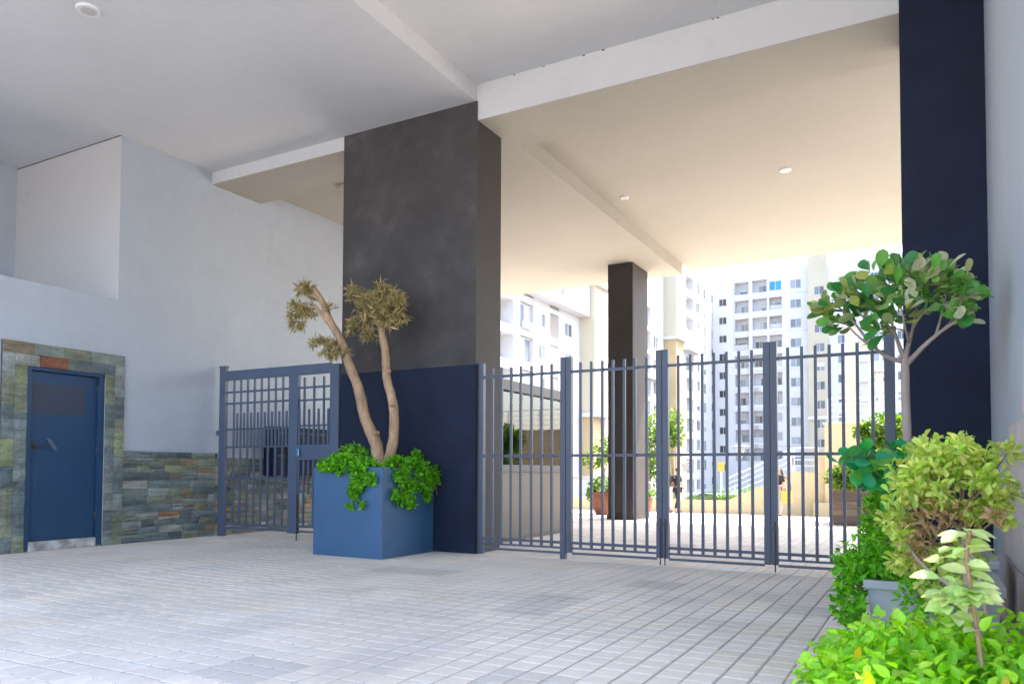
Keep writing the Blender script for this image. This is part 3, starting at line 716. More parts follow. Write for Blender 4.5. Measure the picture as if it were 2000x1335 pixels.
# its grey pot and the second one
def trough(x0, x1, y0, y1, h, label, mm='grey_pot'):
    t = thing('trough_planter', ((x0+x1)/2, (y0+y1)/2, 0), label, 'planter', 'grey trough planters along the right wall')
    b = MB(); k = .03
    b.prism([(x0+k, y0+k, 0), (x1-k, y0+k, 0), (x1, y0, h-.05), (x0, y0, h-.05)][:4], (0, .02, 0)); 
    b = MB(); lo = [(x0+k, y0+k, 0), (x1-k, y0+k, 0), (x1-k, y1-k, 0), (x0+k, y1-k, 0)]; hi = [(x0, y0, h-.045), (x1, y0, h-.045), (x1, y1, h-.045), (x0, y1, h-.045)]
    for i in range(4): b.quad(lo[i], lo[(i+1) % 4], hi[(i+1) % 4], hi[i])
    b.poly(lo[::-1]); b.build('tub', mm, t)
    e = .02; b = MB()
    b.box(x0-e, x1+e, y0-e, y0+.03, h-.045, h, bev=.005); b.box(x0-e, x1+e, y1-.03, y1+e, h-.045, h, bev=.005)
    b.box(x0-e, x0+.03, y0+.0305, y1-.0305, h-.0445, h-.0005); b.box(x1-.03, x1+e, y0+.0305, y1-.0305, h-.0445, h-.0005)
    b.build('rim', mm, t); box('soil', 'soil', t, x0+.03, x1-.03, y0+.03, y1-.03, h-.09, h-.04)
    return t
trough(-.31, .30, 4.55, 5.15, .42, 'pale grey trough planter half hidden under bright green shrubs')
trough(-.22, .34, 5.55, 6.3, .45, 'grey trough planter holding the slim trunk tree')
trough(-.28, .36, 2.55, 3.5, .24, 'low grey trough planter under the foreground bush')
pot = thing('flower_pot', at(1722, 1012, Y=7.0), 'small orange terracotta pot behind the broad leaved plant', 'pot')
q = at(1722, 1012, Y=7.0); MB().lathe([(.09, .0), (.10, .02), (.13, q.z+.06), (.14, q.z+.06), (.14, q.z+.13), (.12, q.z+.13)], q.x, q.y, 20).build('pot_body', 'terracotta', pot, True)
# 2 broad dark leaves below the tree
bp = thing('broad_leaved_plant', at(1760, 960, Y=5.75), 'broad dark green leaves clustered at the foot of the slim tree', 'plant')
lm2 = leaf_geo(.13, .1, .18, .22, 4, True).mesh('leaf', 'glossy_leaf', smooth=True)
for px, py, rx, ry, n in ((1685, 892, 45, 18, 24), (1735, 890, 38, 18, 20), (1790, 888, 40, 14, 20), (1845, 888, 30, 12, 12), (1725, 925, 30, 22, 16), (1770, 925, 30, 25, 16), (1745, 958, 22, 14, 8), (1665, 898, 22, 14, 9), (1700, 925, 30, 18, 10), (1800, 930, 30, 22, 10)):
    for _ in range(n):
        p = at(px+rnd.gauss(0, .5)*rx, py+rnd.gauss(0, .5)*ry, Y=5.6+rnd.uniform(-.25, .2))
        d = rand_dir(-.35); d.y -= .35; nn = Vector((0, -.7, .8))+rand_dir(0)*.5
        k = rnd.uniform(.75, 1.25); inst('leaf', lm2, bp, p, leaf_rot(d, nn).to_quaternion(), (rnd.uniform(.7, 1.05),)*3, (.03*k, .30*k, (.11 if rnd.random() < .5 else .04)*k) if rnd.random() < .7 else (.13*k, .40*k, .04*k))
for _ in range(7):
    a = at(1765+rnd.uniform(-20, 20), 990, Y=5.8); c = at(1680+rnd.uniform(0, 170), 895+rnd.uniform(-10, 30), Y=5.6); MB().tube(smoothpath([a, (a+c)/2+Vector((0, 0, .08)), c]), [.007]*11, 6).build('stem', 'twig', bp)
# 3 small-leaved shrubs
def shrub(name, blobs, n, leafsize, mm, label, cat='shrub', group=None, base=None, stems=0, wide=.62, up=.6, fold=.3, kr=(.65, 1.25), inner=.4, obo=False):
    base = Vector(base) if base else Vector(blobs[0][0])
    t = thing(name, base, label, cat, group); L = Leaves()
    blob_leaves(L, leaf_geo(leafsize, leafsize*wide, fold, .15, 4 if obo else 2, obo), blobs, n, up=up, kr=kr, inner=inner)
    L.build('foliage', mm, t)
    if stems:
        b = MB()
        for _ in range(stems):
            c = rnd.choice(blobs); e = Vector(c[0])+Vector((rnd.uniform(-.5, .5)*c[1][0], rnd.uniform(-.5, .5)*c[1][1], rnd.uniform(-.3, .6)*c[1][2]))
            s0 = base+Vector((rnd.uniform(-.04, .04), rnd.uniform(-.04, .04), 0)); mid = (s0+e)/2+Vector((rnd.uniform(-.04, .04), rnd.uniform(-.04, .04), .03)); b.tube(smoothpath([s0, mid, e], 4), [.006]*5+[.004]*4, 5)
        tag(b.build('stem', 'twig', t), kind='stuff')
    return t
def rb(px, py, Y, rx, rz, wt, ry=None): return (at(px, py, Y=Y), (rx, ry or rx, rz), wt)
shrub('leafy_shrub', [rb(1720, 1105, 4.75, .24, .09, 1.4), rb(1680, 1110, 4.7, .14, .08, .8), rb(1770, 1100, 4.8, .2, .1, 1.), rb(1662, 1150, 4.6, .075, .17, .8), rb(1800, 1130, 4.7, .12, .12, .6), rb(1735, 1070, 5.0, .16, .14, 1.), rb(1655, 1180, 4.5, .08, .12, .6), rb(1810, 1160, 4.4, .14, .12, .7), rb(1700, 1085, 4.8, .2, .1, .8)], 2600, .044, 'bright_leaf', 'bright green shrub spilling over the rim of the pale grey trough', base=(0, 4.85, .38), stems=8)
shrub('leafy_shrub', [rb(1722, 1010, 6.3, .15, .3, 1.2), rb(1705, 1050, 6.2, .1, .16, .5), rb(1735, 965, 6.4, .12, .1, .5), rb(1745, 1060, 6.0, .16, .2, .8), rb(1718, 975, 6.5, .08, .08, .3)], 1700, .042, 'bright_leaf', 'upright small leaved green shrub against the rightmost gate leaf', base=(-.12, 6.3, .0), stems=8)
# foreground bush
fgb = thing('foreground_bush', (0, 3.0, .2), 'bright lime green bush filling the lower right foreground', 'bush')
FG = [((-.09, 3.08, .24), (.35, .47, .22), 2.2), ((.0, 2.72, .22), (.36, .3, .2), 1.5), ((-.24, 3.3, .16), (.22, .28, .18), 1.1), ((.18, 3.2, .28), (.24, .5, .21), 1.2), ((.28, 2.75, .27), (.16, .4, .2), .9), ((-.02, 3.55, .25), (.33, .28, .16), 1.), ((-.24, 3.7, .15), (.16, .2, .16), .6)]
L = Leaves(); blob_leaves(L, leaf_geo(.046, .029, .35, .25, 4), FG, 7500, up=.8, inner=.25, kr=(.6, 1.25))
tag(L.build('foliage', 'lime_leaf', fgb), kind='stuff')
lm3 = leaf_geo(.050, .032, .35, .3, 4).mesh('leaf', 'lime_leaf_obj', smooth=True)
for k in range(280):
    c, r, _ = rnd.choice(FG); u = rand_dir(.5)
    if u.dot(Vector((0, -1, .7))) < .1: u = Vector((u.x, -abs(u.y), abs(u.z)))
    p = Vector(c)+Vector((u.x*r[0], u.y*r[1], u.z*r[2]))*rnd.uniform(.92, 1.08)
    d = u*.6+rand_dir(.1)*.9; nn = Vector((0, -.3, 1))+rand_dir(0)*.6; kk = rnd.uniform(.75, 1.2)
    col = (.36, .70, .03) if rnd.random() < .75 else ((.38, .58, .05) if rnd.random() < .9 else (.6, .45, .03))
    inst('leaf', lm3, fgb, p, leaf_rot(d, nn).to_quaternion(), (rnd.uniform(.7, 1.2),)*3, tuple(q*kk for q in col))
b = MB()
for _ in range(26):
    c, r, _w = rnd.choice(FG); e = Vector(c)+Vector((rnd.uniform(-.7, .7)*r[0], rnd.uniform(-.7, .7)*r[1], .5*r[2])); s0 = Vector((rnd.uniform(-.15, .2), rnd.uniform(2.7, 3.3), .15)); b.tube(smoothpath([s0, (s0+e)/2, e], 3), .005, 5)
tag(b.build('stem', 'twig', fgb), kind='stuff')
# tall yellow-green shrub
Yk = 4.1
tsb = []
for px, py, rx, ry, n in ((1785, 925, 50, 40, 8), (1850, 895, 55, 30, 9), (1915, 920, 55, 40, 10), (1955, 950, 25, 40, 4), (1850, 950, 70, 30, 6), (1775, 990, 28, 40, 5), (1760, 1030, 22, 35, 4), (1920, 980, 45, 25, 4), (1800, 1060, 50, 45, 5), (1870, 1110, 60, 60, 9), (1880, 868, 14, 12, 2), (1810, 880, 20, 12, 2)):
    for _ in range(n): tsb.append((at(px+rnd.uniform(-1, 1)*rx, py+rnd.uniform(-1, 1)*ry, Y=Yk+rnd.uniform(-.2, .15)), (.055, .055, .05), rnd.uniform(.4, 1)))
ts = shrub('tall_shrub', tsb, 3000, .044, 'yellow_leaf', 'tall yellow green shrub with dry stems by the right wall', base=(.13, 4.15, .3), stems=0, wide=.52, inner=.05, up=.9, obo=True)
b = MB(); hub = [at(1870, 1090, Y=Yk), at(1840, 1040, Y=Yk), at(1890, 1040, Y=Yk)]
for q in tsb[::2]:
    h0 = rnd.choice(hub); b.tube(smoothpath([h0, (h0+q[0])/2+Vector((rnd.uniform(-.03, .03), 0, rnd.uniform(-.03, .02))), q[0]], 3), [.006, .0055, .005, .0045, .004, .0035, .003], 5)
tag(b.build('stem', 'twig', ts), kind='stuff')
L = Leaves(); blob_leaves(L, leaf_geo(.04, .02, .6, .6), [rb(1840, 1000, Yk-.1, .13, .08, 1.), rb(1790, 1045, Yk-.1, .10, .13, 1.), rb(1945, 1005, Yk-.2, .05, .03, .35), rb(1790, 1085, Yk-.1, .06, .08, .3)], 260, up=0, inner=.1); L.build('dry_foliage', 'dry_leaf', ts)
b = MB()
for pts in ([(1915, 1290, 2.9), (1900, 1180, 3.4), (1810, 1110, 3.7), (1775, 1060, 4.0), (1765, 970, 4.1)], [(1930, 1240, 3.2), (1905, 1100, 3.8), (1850, 1000, 4.1)], [(1910, 1250, 3.2), (1880, 1080, 3.9), (1900, 960, 4.1)]):
    p = smoothpath([at(a, c, Y=yy) for a, c, yy in pts]); MB().tube(p, [.009-.004*k/len(p) for k in range(len(p))], 6).build('woody_stem', 'bark_pale', ts)
# pale stem with thick leaves
ps = thing('pale_leaved_plant', at(1915, 1300, Y=2.75), 'pale green thick leaved stem standing in front of the tall shrub', 'plant')
stm = smoothpath([at(a, c, Y=2.75+dy) for a, c, dy in ((1918, 1300, 0), (1905, 1210, 0), (1893, 1130, 0), (1888, 1080, 0), (1895, 1035, 0))])
MB().tube(stm, [.006]*len(stm), 7).build('stem', 'twig', ps, True)
lm4 = leaf_geo(.075, .042, .3, .3, 4).mesh('leaf', 'pale_leaf', smooth=True)
tip = stm[-1]
for k in range(120):
    t = rnd.random(); 
    i = int((.22+.78*t)*(len(stm)-1)) if k < 46 else int(.42*(len(stm)-1)); p = stm[i].copy()
    if rnd.random() < .3: p += Vector((-.06+rnd.uniform(-.02, .02), 0, -.02))
    an = rnd.uniform(0, 2*math.pi); d = Vector((math.cos(an), math.sin(an)*.8, rnd.uniform(-.15, .45)))
    kk = rnd.uniform(.85, 1.15); col = (.55, .70, .26) if rnd.random() < .7 else (.66, .70, .34)
    inst('leaf', lm4, ps, p, leaf_rot(d, Vector((0, -.5, 1))+rand_dir(0)*.3).to_quaternion(), (rnd.uniform(.75, 1.15),)*3, tuple(q*kk for q in col))

# ------------------------------------------------------------------ courtyard: pots, planter, plants
def round_pot(px, py, Y, r, h, label, shrub_label):
    p = at(px, py, Y=Y); z0 = gz(Y)
    t = thing('round_pot', (p.x, Y, z0), label, 'pot', 'round terracotta pots by the inner pillar')
    MB().lathe([(r*.55, z0), (r*.85, z0+h*.35), (r, z0+h*.75), (r*.98, z0+h*.9), (r*1.08, z0+h*.92), (r*1.08, z0+h), (r*.9, z0+h), (r*.88, z0+h-.08)], p.x, Y, 28).build('pot_body', 'terracotta', t, True)
    return p.x, Y, z0+h
x_, y_, z_ = round_pot(1178, 980, 16.4, .3, .52, 'terracotta pot with small tree to the left of the inner pillar', '')
t = thing('small_tree', (x_, y_, z_-.05), 'small bright green tree in the terracotta pot left of the inner pillar', 'tree')
MB().tube([(x_, y_, z_-.1), (x_+.03, y_, z_+.4), (x_-.02, y_, z_+.8)], [.025, .02, .015], 7).build('trunk', 'bark', t, True)
b = MB(); b.tube([(x_+.01, y_, z_+.4), (x_+.18, y_, z_+.9), (x_+.22, y_, z_+1.2)], [.015, .01, .006], 6); b.tube([(x_+.0, y_, z_+.5), (x_-.2, y_, z_+.85)], [.013, .006], 6); b.build('branch', 'bark', t)
L = Leaves(); blob_leaves(L, leaf_geo(.12, .06), [((x_-.2, y_, z_+.75), (.3, .3, .22), 1), ((x_+.1, y_, z_+.9), (.3, .3, .3), 1), ((x_+.05, y_, z_+1.1), (.25, .25, .2), .5)], 420, inner=.2); L.build('crown', 'tree_leaf', t)
L = Leaves(); blob_leaves(L, leaf_geo(.08, .05), [((x_, y_, z_+.12), (.36, .36, .2), 1), ((x_-.25, y_, z_-.05), (.14, .2, .2), .4)], 700, inner=.3)
t = thing('clipped_shrub', (x_, y_, z_-.05), 'low dense shrub round the small tree in the terracotta pot', 'shrub'); L.build('foliage', 'hedge_leaf', t)
x_, y_, z_ = round_pot(1255, 985, 16.3, .22, .42, 'terracotta pot just behind the right face of the inner pillar', '')
t = thing('clipped_shrub', (x_, y_, z_-.05), 'low shrub in the pot behind the right face of the inner pillar', 'shrub')
L = Leaves(); blob_leaves(L, leaf_geo(.08, .05), [((x_, y_, z_+.08), (.22, .22, .14), 1)], 300, inner=.3); L.build('foliage', 'hedge_leaf', t)
# wooden planter
wp = thing('wooden_planter', (-1.0, 15.95, 0), 'square weathered wooden plank planter with hedge, behind the rightmost gate leaf', 'planter')
WA, WB, WC, WD = -1.66, -.35, 15.55, 16.4
for k in range(6):
    z0 = .02+k*.145; kk = rnd.uniform(.8, 1.2); cl = (.16*kk, .115*kk, .09*kk)
    for a in ((WA, WB, WC, WC+.03), (WA, WB, WD-.03, WD), (WA+.0005, WA+.03, WC+.031, WD-.031), (WB-.03, WB-.0005, WC+.031, WD-.031)):
        o = box('plank', 'plank', wp, a[0]+rnd.uniform(-.003, .003), a[1], a[2]+rnd.uniform(-.004, .004), a[3], z0, z0+.138); o.color = (*cl, 1)
for xx in (WA+.04, WB-.1):
    box('corner_post', 'plank', wp, xx, xx+.06, WC+.04, WC+.1, 0, .86).color = (.12, .09, .07, 1)
box('soil', 'soil', wp, WA+.04, WB-.04, WC+.1, WD-.04, .7, .8)
hd = thing('box_hedge', (-1.0, 15.95, .8), 'dense clipped hedge growing in the wooden planter', 'hedge')
L = Leaves(); blob_leaves(L, leaf_geo(.085, .055), [((-1.35, 15.7, .93), (.4, .3, .2), 1.3), ((-.8, 15.8, .95), (.4, .4, .2), 1.2), ((-1.55, 15.6, .85), (.2, .2, .2), .5), ((-1.3, 15.48, .78), (.35, .08, .12), .5), ((-.5, 15.9, .95), (.25, .4, .2), .6)], 2600, inner=.3); L.build('foliage', 'hedge_leaf', hd)
cs = shrub('climbing_shrub', [rb(1725, 840, 17.2, .45, .32, 1.3), rb(1700, 850, 17.1, .25, .2, .6), rb(1755, 850, 17.2, .4, .4, 1.), rb(1730, 890, 17.2, .45, .4, 1.), rb(1680, 840, 17., .14, .08, .15), rb(1745, 950, 17.2, .4, .5, .8)], 1900, .13, 'hedge_leaf', 'loose leafy green shrub rising behind the wooden planter', base=(-.25, 17.2, 0), stems=14)

# ------------------------------------------------------------------ courtyard walls and railings
def railing(name, pts, h, label, group=None, post=1.6, rails=4, r=.022, mm='white_metal', nposts=None):
    t = thing(name, pts[0], label, 'railing', group)
    for a, c in zip(pts, pts[1:]):
        a = Vector(a); c = Vector(c); n = max(1, round((c-a).length/post))
        for k in range(n+1):
            p = a+(c-a)*k/n; MB().tube([p, p+Vector((0, 0, h))], r*1.1, 6).build('post', mm, t)
        for k in range(rails):
            zz = Vector((0, 0, h*(k+1)/rails)); MB().tube([a+zz, c+zz], r if k == rails-1 else r*.55, 6).build('rail', mm, t)
    return t
WY = 29.7
zc = gz(WY)
tw = thing('courtyard_wall', (-6, WY, zc), 'low tan rendered courtyard wall rising to the right behind the walkers', 'wall')
xa, xb, xc, xd = [at(p, 1000, Y=WY).x for p in (1090, 1419, 1497, 1588)]
z1 = at(1419, 977, Y=WY).z; z2 = at(1497, 944, Y=WY).z; z3 = at(1560, 921, Y=WY).z
b = MB(); b.prism([(xa-14, WY, zc-.6), (xd+.9, WY, zc-.6), (xd+.9, WY, z3), (at(1545, 921, Y=WY).x, WY, z3), (xc, WY, z2), (xb, WY, z1), (xa-14, WY, z1)], (0, .25, 0)); b.build('wall_face', 'tan', tw)
tb = thing('terrace_wall', (1.5, WY-.4, zc), 'tall tan terrace block behind the wooden planter with white railing on top', 'wall')
xe = at(1611, 900, Y=WY-.3).x; zt = at(1650, 827, Y=WY-.3).z
box('wall_face', 'tan', tb, xe, 14, WY-.3, WY+6, zc-.6, zt); box('coping', 'tan_pale', tb, xe-.05, 14, WY-.35, WY+6, zt+.0005, zt+.06)
b = MB(); xs = at(1588, 980, Y=WY-.6).x; b.box(xs, 14, WY-.6, WY-.301, zc-.6, at(1588, 981, Y=WY-.6).z); b.build('plinth', 'tan', tb)
b = MB(); b.prism([(at(1598, 892, Y=WY-.02).x, WY-.02, zc), (xe, WY-.02, zc), (xe, WY-.02, at(1611, 885, Y=WY).z), (at(1598, 892, Y=WY).x, WY-.02, at(1598, 892, Y=WY).z)], (0, .015, 0)); b.build('stair_cheek', 'tan', tb)
railing('terrace_railing', [(xe+.1, WY, zt+.06), (13.8, WY, zt+.06)], at(1650, 777, Y=WY).z-zt-.06, 'white metal railing along the top of the tan terrace block', 'white metal railings')
railing('ramp_railing', [(xb, WY+.12, z1), (xc, WY+.12, z2), (at(1545, 921, Y=WY).x, WY+.12, z3)], .85, 'white railing following the sloping top of the tan courtyard wall', 'white metal railings', 1.3)
railing('ramp_railing', [(at(1545, 921, Y=WY).x+.1, WY+.13, z3), (at(1598, 921, Y=WY).x, WY+.13, z3)], .9, 'short level white railing next to the tan terrace block', 'white metal railings', 1.)
railing('garden_railing', [(at(1118, 975, Y=WY).x-6, WY+.9, z1-.1), (at(1300, 975, Y=WY).x, WY+.9, z1-.1)], .75, 'white crossed railing above the tan wall left of the walkers', 'white metal railings', 1.4, 2)
railing('garden_railing', [(at(1340, 975, Y=44).x, 44, gz(44)), (at(1480, 975, Y=44).x, 44, gz(44))], .9, 'far white railing in front of the palm clump', 'white metal railings', 2., 2)
gs = MB(); gs.quad((xa-14, WY+.25, z1-.06), (xd, WY+.25, z1-.06), (xd, WY+5, z1-.25), (xa-14, WY+5, z1-.25)); L = Leaves(); gl = leaf_geo(.28, .02, .2, .5)
for _ in range(2600): 
    p = Vector((rnd.uniform(at(1330, 980, Y=WY).x, at(1425, 980, Y=WY).x), WY+.3+rnd.random()*1.6, z1-.08)); L.add(gl, p, rand_dir(1.6), rand_dir(0), rnd.uniform(.5, 1))
tag(L.build('grass', 'grass'), 'strip of grass growing along the top of the low tan wall', 'grass', kind='stuff')
tag(gs.build('planting_bed', 'grass'), kind='structure')
def palm_clump(px, py, Y, z0, r, n, label, name='palm_shrub', lsz=.9):
    p = at(px, py, Y=Y); t = thing(name, (p.x, Y, z0), label, 'shrub'); L = Leaves(); g = leaf_geo(lsz, .07, .3, .5, 4)
    for _ in range(n):
        d = rand_dir(.7); d.z = abs(d.z)*.9+.1; L.add(g, Vector((p.x, Y, z0))+Vector((rnd.uniform(-r, r), rnd.uniform(-.3, .3)*r, rnd.random()*r*.5)), d, Vector((0, 0, 1))+rand_dir(0)*.4, rnd.uniform(.6, 1.2))
    L.build('foliage', 'hedge_leaf', t); return t
palm_clump(1440, 960, 47, gz(47), 1.0, 260, 'dark green palm clump beyond the sloping white railing', lsz=1.3)
palm_clump(1462, 960, 46.5, gz(46.5), .8, 150, 'grey green palm clump nearest the ramp railing', lsz=1.1)
palm_clump(1408, 985, WY+.8, z1-.1, .1, 40, 'single spiky plant standing on the grass strip', 'spiky_plant', .6)
sgn = thing('yellow_sign', at(1408, 960, Y=46), 'yellow signboard beside the palm clump', 'sign')
q = at(1408, 910, Y=46); box('board', 'yellow', sgn, q.x-.2, q.x+.2, 45.98, 46.02, q.z-.3, q.z+.25); box('post', 'white_metal', sgn, q.x-.04, q.x+.04, 46.03, 46.08, gz(46), q.z)
# courtyard trees
def ctree(px, Y, top, pts, n, label, trunk_px, crown_mat='tree_leaf'):
    z0 = gz(Y); p = at(trunk_px, 950, Y=Y); t = thing('courtyard_tree', (p.x, Y, z0), label, 'tree', 'courtyard trees')
    c = at(px, (top+900)/2, Y=Y)
    MB().tube(smoothpath([Vector((p.x, Y, z0)), Vector((p.x-.1, Y, (z0+c.z)/2)), c]), [.11]*4+[.09]*4+[.05]*3, 8).build('trunk', 'bark', t, True)
    bl_ = [(at(a, c_, Y=Y+rnd.uniform(-.4, .4)), (rx, rx, rz), rx*rz) for a, c_, rx, rz in pts]
    b = MB()
    for q in bl_: b.tube([c-Vector((0, 0, .5)), (c+q[0])/2, q[0]], [.04, .03, .01], 5)
    b.build('branch', 'bark', t)
    L = Leaves(); blob_leaves(L, leaf_geo(.26, .12), bl_, n, inner=.15); L.build('crown', crown_mat, t)
ctree(1272, 34, 800, [(1268, 830, .7, .8), (1275, 870, .8, .9), (1262, 905, .6, .7), (1280, 920, .5, .6), (1255, 860, .8, .8)], 1100, 'yellow green courtyard tree half hidden behind the inner pillar', 1270)
ctree(1312, 34.6, 800, [(1310, 825, .5, .6), (1318, 850, .45, .5), (1300, 850, .5, .5)], 650, 'slim yellow green tree just above the walking couple', 1320)
palm_clump(1272, 985, WY+.5, z1-.1, .6, 120, 'green undergrowth behind the tan wall beside the inner pillar', 'garden_shrub', .45)
# lamp posts
def street_lamp(px, pyt, Y, label, s=1.):
    q = at(px, pyt, Y=Y); z0 = zt+.06 if px > 1611 else gz(Y)
    t = thing('street_lamp', (q.x, Y, z0), label, 'street lamp', 'courtyard street lamps')
    MB().tube([(q.x, Y, z0), (q.x, Y, q.z-.62*s)], .05*s, 8).build('pole', 'grey_pot', t)
    MB().lathe([(.04*s, q.z-.62*s), (.1*s, q.z-.5*s), (.26*s, q.z-.1*s), (.24*s, q.z-.1*s)], q.x, Y, 14).build('lantern', 'louvre', t, True)
    b = MB()
    for k in range(3):
        an = k*2.1+.4; b.tube([(q.x+.08*s*math.cos(an), Y+.08*s*math.sin(an), q.z-.5*s), (q.x+.4*s*math.cos(an), Y+.4*s*math.sin(an), q.z+.0)], .016*s, 5)
    b.build('arm', 'grey_pot', t)
    MB().lathe([(.48*s, q.z), (.48*s, q.z+.03*s), (.1*s, q.z+.07*s)], q.x, Y, 20).build('shade', 'grey_pot', t, True)
street_lamp(1697, 672, 33, 'nearest cone shaped courtyard lamp behind the potted tree leaves', 1.)
street_lamp(1716, 727, 34.5, 'middle cone shaped courtyard lamp above the terrace railing', .85)
street_lamp(1727, 768, 35.5, 'smallest cone shaped courtyard lamp low over the terrace railing', .7)
street_lamp(1445, 872, 60, 'far courtyard lamp over the palm clump', 1.6)
street_lamp(1338, 902, 62, 'far courtyard lamp next to the boy in black', 1.3)
colp = at(1663, 700, Y=36); lc = thing('terrace_column', (colp.x, 36, zt), 'slim beige post rising behind the terrace railing', 'post'); box('shaft', 'tan_pale', lc, colp.x-.22, colp.x+.22, 35.8, 36.2, zt, at(1663, 640, Y=36).z); box('capital', 'tan_pale', lc, colp.x-.27, colp.x+.27, 35.75, 36.25, at(1663, 640, Y=36).z, at(1663, 636, Y=36).z)

# ------------------------------------------------------------------ apartment buildings
def facade(parent, axis, plane, u0, u1, z0, z1, openings, mats, thick=10., name='wall'):
    """flat front with real recesses. axis 'Y': front in plane x=plane looking +X, u along Y; axis 'X': plane y=plane looking -Y, u along X"""
    us = sorted({u0, u1, *[o[0] for o in openings], *[o[1] for o in openings]}); zs = sorted({z0, z1, *[o[2] for o in openings], *[o[3] for o in openings]})
    P3 = (lambda u, z, d: (plane-d, u, z)) if axis == 'Y' else (lambda u, z, d: (u, plane+d, z))
    b = MB(); grid = {}
    for i in range(len(us)-1):
        for j in range(len(zs)-1):
            cu, cz = (us[i]+us[i+1])/2, (zs[j]+zs[j+1])/2
            if any(o[0] < cu < o[1] and o[2] < cz < o[3] for o in openings): continue
            b.quad(P3(us[i], zs[j], 0), P3(us[i+1], zs[j], 0), P3(us[i+1], zs[j+1], 0), P3(us[i], zs[j+1], 0))
    for o in openings:
        a, c, d, e, dp = o[:5]
        b.quad(P3(a, d, dp), P3(c, d, dp), P3(c, e, dp), P3(a, e, dp))
        b.quad(P3(a, d, 0), P3(c, d, 0), P3(c, d, dp), P3(a, d, dp)); b.quad(P3(a, e, 0), P3(c, e, 0), P3(c, e, dp), P3(a, e, dp))
        b.quad(P3(a, d, 0), P3(a, e, 0), P3(a, e, dp), P3(a, d, dp)); b.quad(P3(c, d, 0), P3(c, e, 0), P3(c, e, dp), P3(c, d, dp))
    b.quad(P3(u0, z1, 0), P3(u1, z1, 0), P3(u1, z1, thick), P3(u0, z1, thick))
    b.quad(P3(u0, z0, 0), P3(u0, z1, 0), P3(u0, z1, thick), P3(u0, z0, thick)); b.quad(P3(u1, z0, 0), P3(u1, z1, 0), P3(u1, z1, thick), P3(u1, z0, thick))
    b.quad(P3(u0, z0, thick), P3(u1, z0, thick), P3(u1, z1, thick), P3(u0, z1, thick))
    return b.build(name, mats, parent)
# unit window: frame with a mullion, local x along the wall, y out of it, z up
wb = MB()
for a in ((0, 1, -.06, 0, 0, .06), (0, 1, -.06, 0, .94, 1), (0, .05, -.06, 0, .06, .94), (.95, 1, -.06, 0, .06, .94), (.475, .525, -.06, 0, .06, .94), (-.06, 1.06, -.12, .01, -.05, -.001)): wb.box(*a)
WFM = wb.mesh('window', 'frame'); WPM = MB().box(.05, .475, -.035, -.01, .06, .94).box(.525, .95, -.03, -.005, .06, .94).mesh('pane', 'pane'); WSM = MB().box(.04, .96, -.05, -.04, .5, .97).mesh('shutter', 'shutter')
WP1 = MB().box(.05, .475, -.035, -.01, .06, .94).mesh('pane', 'pane'); WP2 = MB().box(.525, .95, -.03, -.005, .06, .94).mesh('pane', 'pane')
def window(par, axis, plane, a, c, d, e, dep=.15, tint=None, shut=.25, two=True):
    rl = root_of(par).location
    if axis == 'Y': loc = Vector((plane-dep, a, d)); q = Quaternion((0, 0, 1), R(90)); 
    else: loc = Vector((a, plane+dep, d)); q = Quaternion()
    sc = (c-a, 1, e-d)
    w_ = bpy.data.objects.new('window', WFM); COL.objects.link(w_); w_.parent = par; w_.location = loc-rl; w_.rotation_euler = (0, 0, R(90) if axis == 'Y' else 0); w_.scale = sc
    for me in (WP1, WP2):
        k = rnd.uniform(.5, 1.6); p = bpy.data.objects.new('pane', me); COL.objects.link(p); p.parent = w_; tc = tint or ((.12, .135, .15) if rnd.random() < .5 else (.34, .36, .37)); p.color = (*[q_*k for q_ in tc], 1)
    if rnd.random() < shut:
        s_o = bpy.data.objects.new('shutter', WSM); COL.objects.link(s_o); s_o.parent = w_; s_o.color = (.6, .58, .55, 1)
    return w_
acm = None
def ac_unit(par, axis, plane, u, z):
    b = MB()
    if axis == 'Y': b.box(plane+.01, plane+.36, u, u+.85, z, z+.6, bev=.02)
    else: b.box(u, u+.85, plane-.36, plane-.01, z, z+.6, bev=.02)
    o = b.build('air_conditioner', 'frame', par); g = MB()
    if axis == 'Y':
        for k in range(12): an = k*math.pi/6; g.box(plane+.361, plane+.37, u+.3+.22*math.cos(an)-.04, u+.3+.22*math.cos(an)+.04, z+.3+.22*math.sin(an)-.04, z+.3+.22*math.sin(an)+.04)
    else:
        for k in range(12): an = k*math.pi/6; g.box(u+.3+.22*math.cos(an)-.04, u+.3+.22*math.cos(an)+.04, plane-.37, plane-.361, z+.3+.22*math.sin(an)-.04, z+.3+.22*math.sin(an)+.04)
    g.build('fan_grille', 'dark_steel', o)

# long white block on the left (front looks +X)
LX = -30.
lbd = thing('apartment_block', (LX, 80, gz(80)), 'long white apartment block with tan fins on the left of the courtyard', 'building')
op = []; wins = []; zb = gz(60)-1
FH = 2.86
rows = [14.9-FH*k for k in range(0, 6)]; rows_up = [14.9+FH*k for k in range(1, 7)]
topz = 24.2
allrows = [14.9-FH*k for k in range(5, -4, -1)]
for zt_ in allrows:
    if zt_ > topz-1: continue
    op.append((51.2, 54.9, zt_-2.0, zt_+.15, 1.3)); wins.append((52.2, 54.2, zt_-1.9, zt_-.2, 1.29))
    op.append((56.0, 58.5, zt_-1.9, zt_+.35, .5)); wins.append((56.05, 58.45, zt_-1.85, zt_+.3, .35))
    op.append((59.5, 60.8, zt_-1.25, zt_, .18)); wins.append((59.5, 60.8, zt_-1.25, zt_, .1))
    op.append((61.7, 63.6, zt_-2.1, zt_+.35, .3))
    op.append((64.9, 66.6, zt_-1.25, zt_+.05, .18)); wins.append((64.9, 66.6, zt_-1.25, zt_+.05, .1))
facade(lbd, 'Y', LX, 40, 68.4, zb, topz, op, 'bwhite', name='wall')
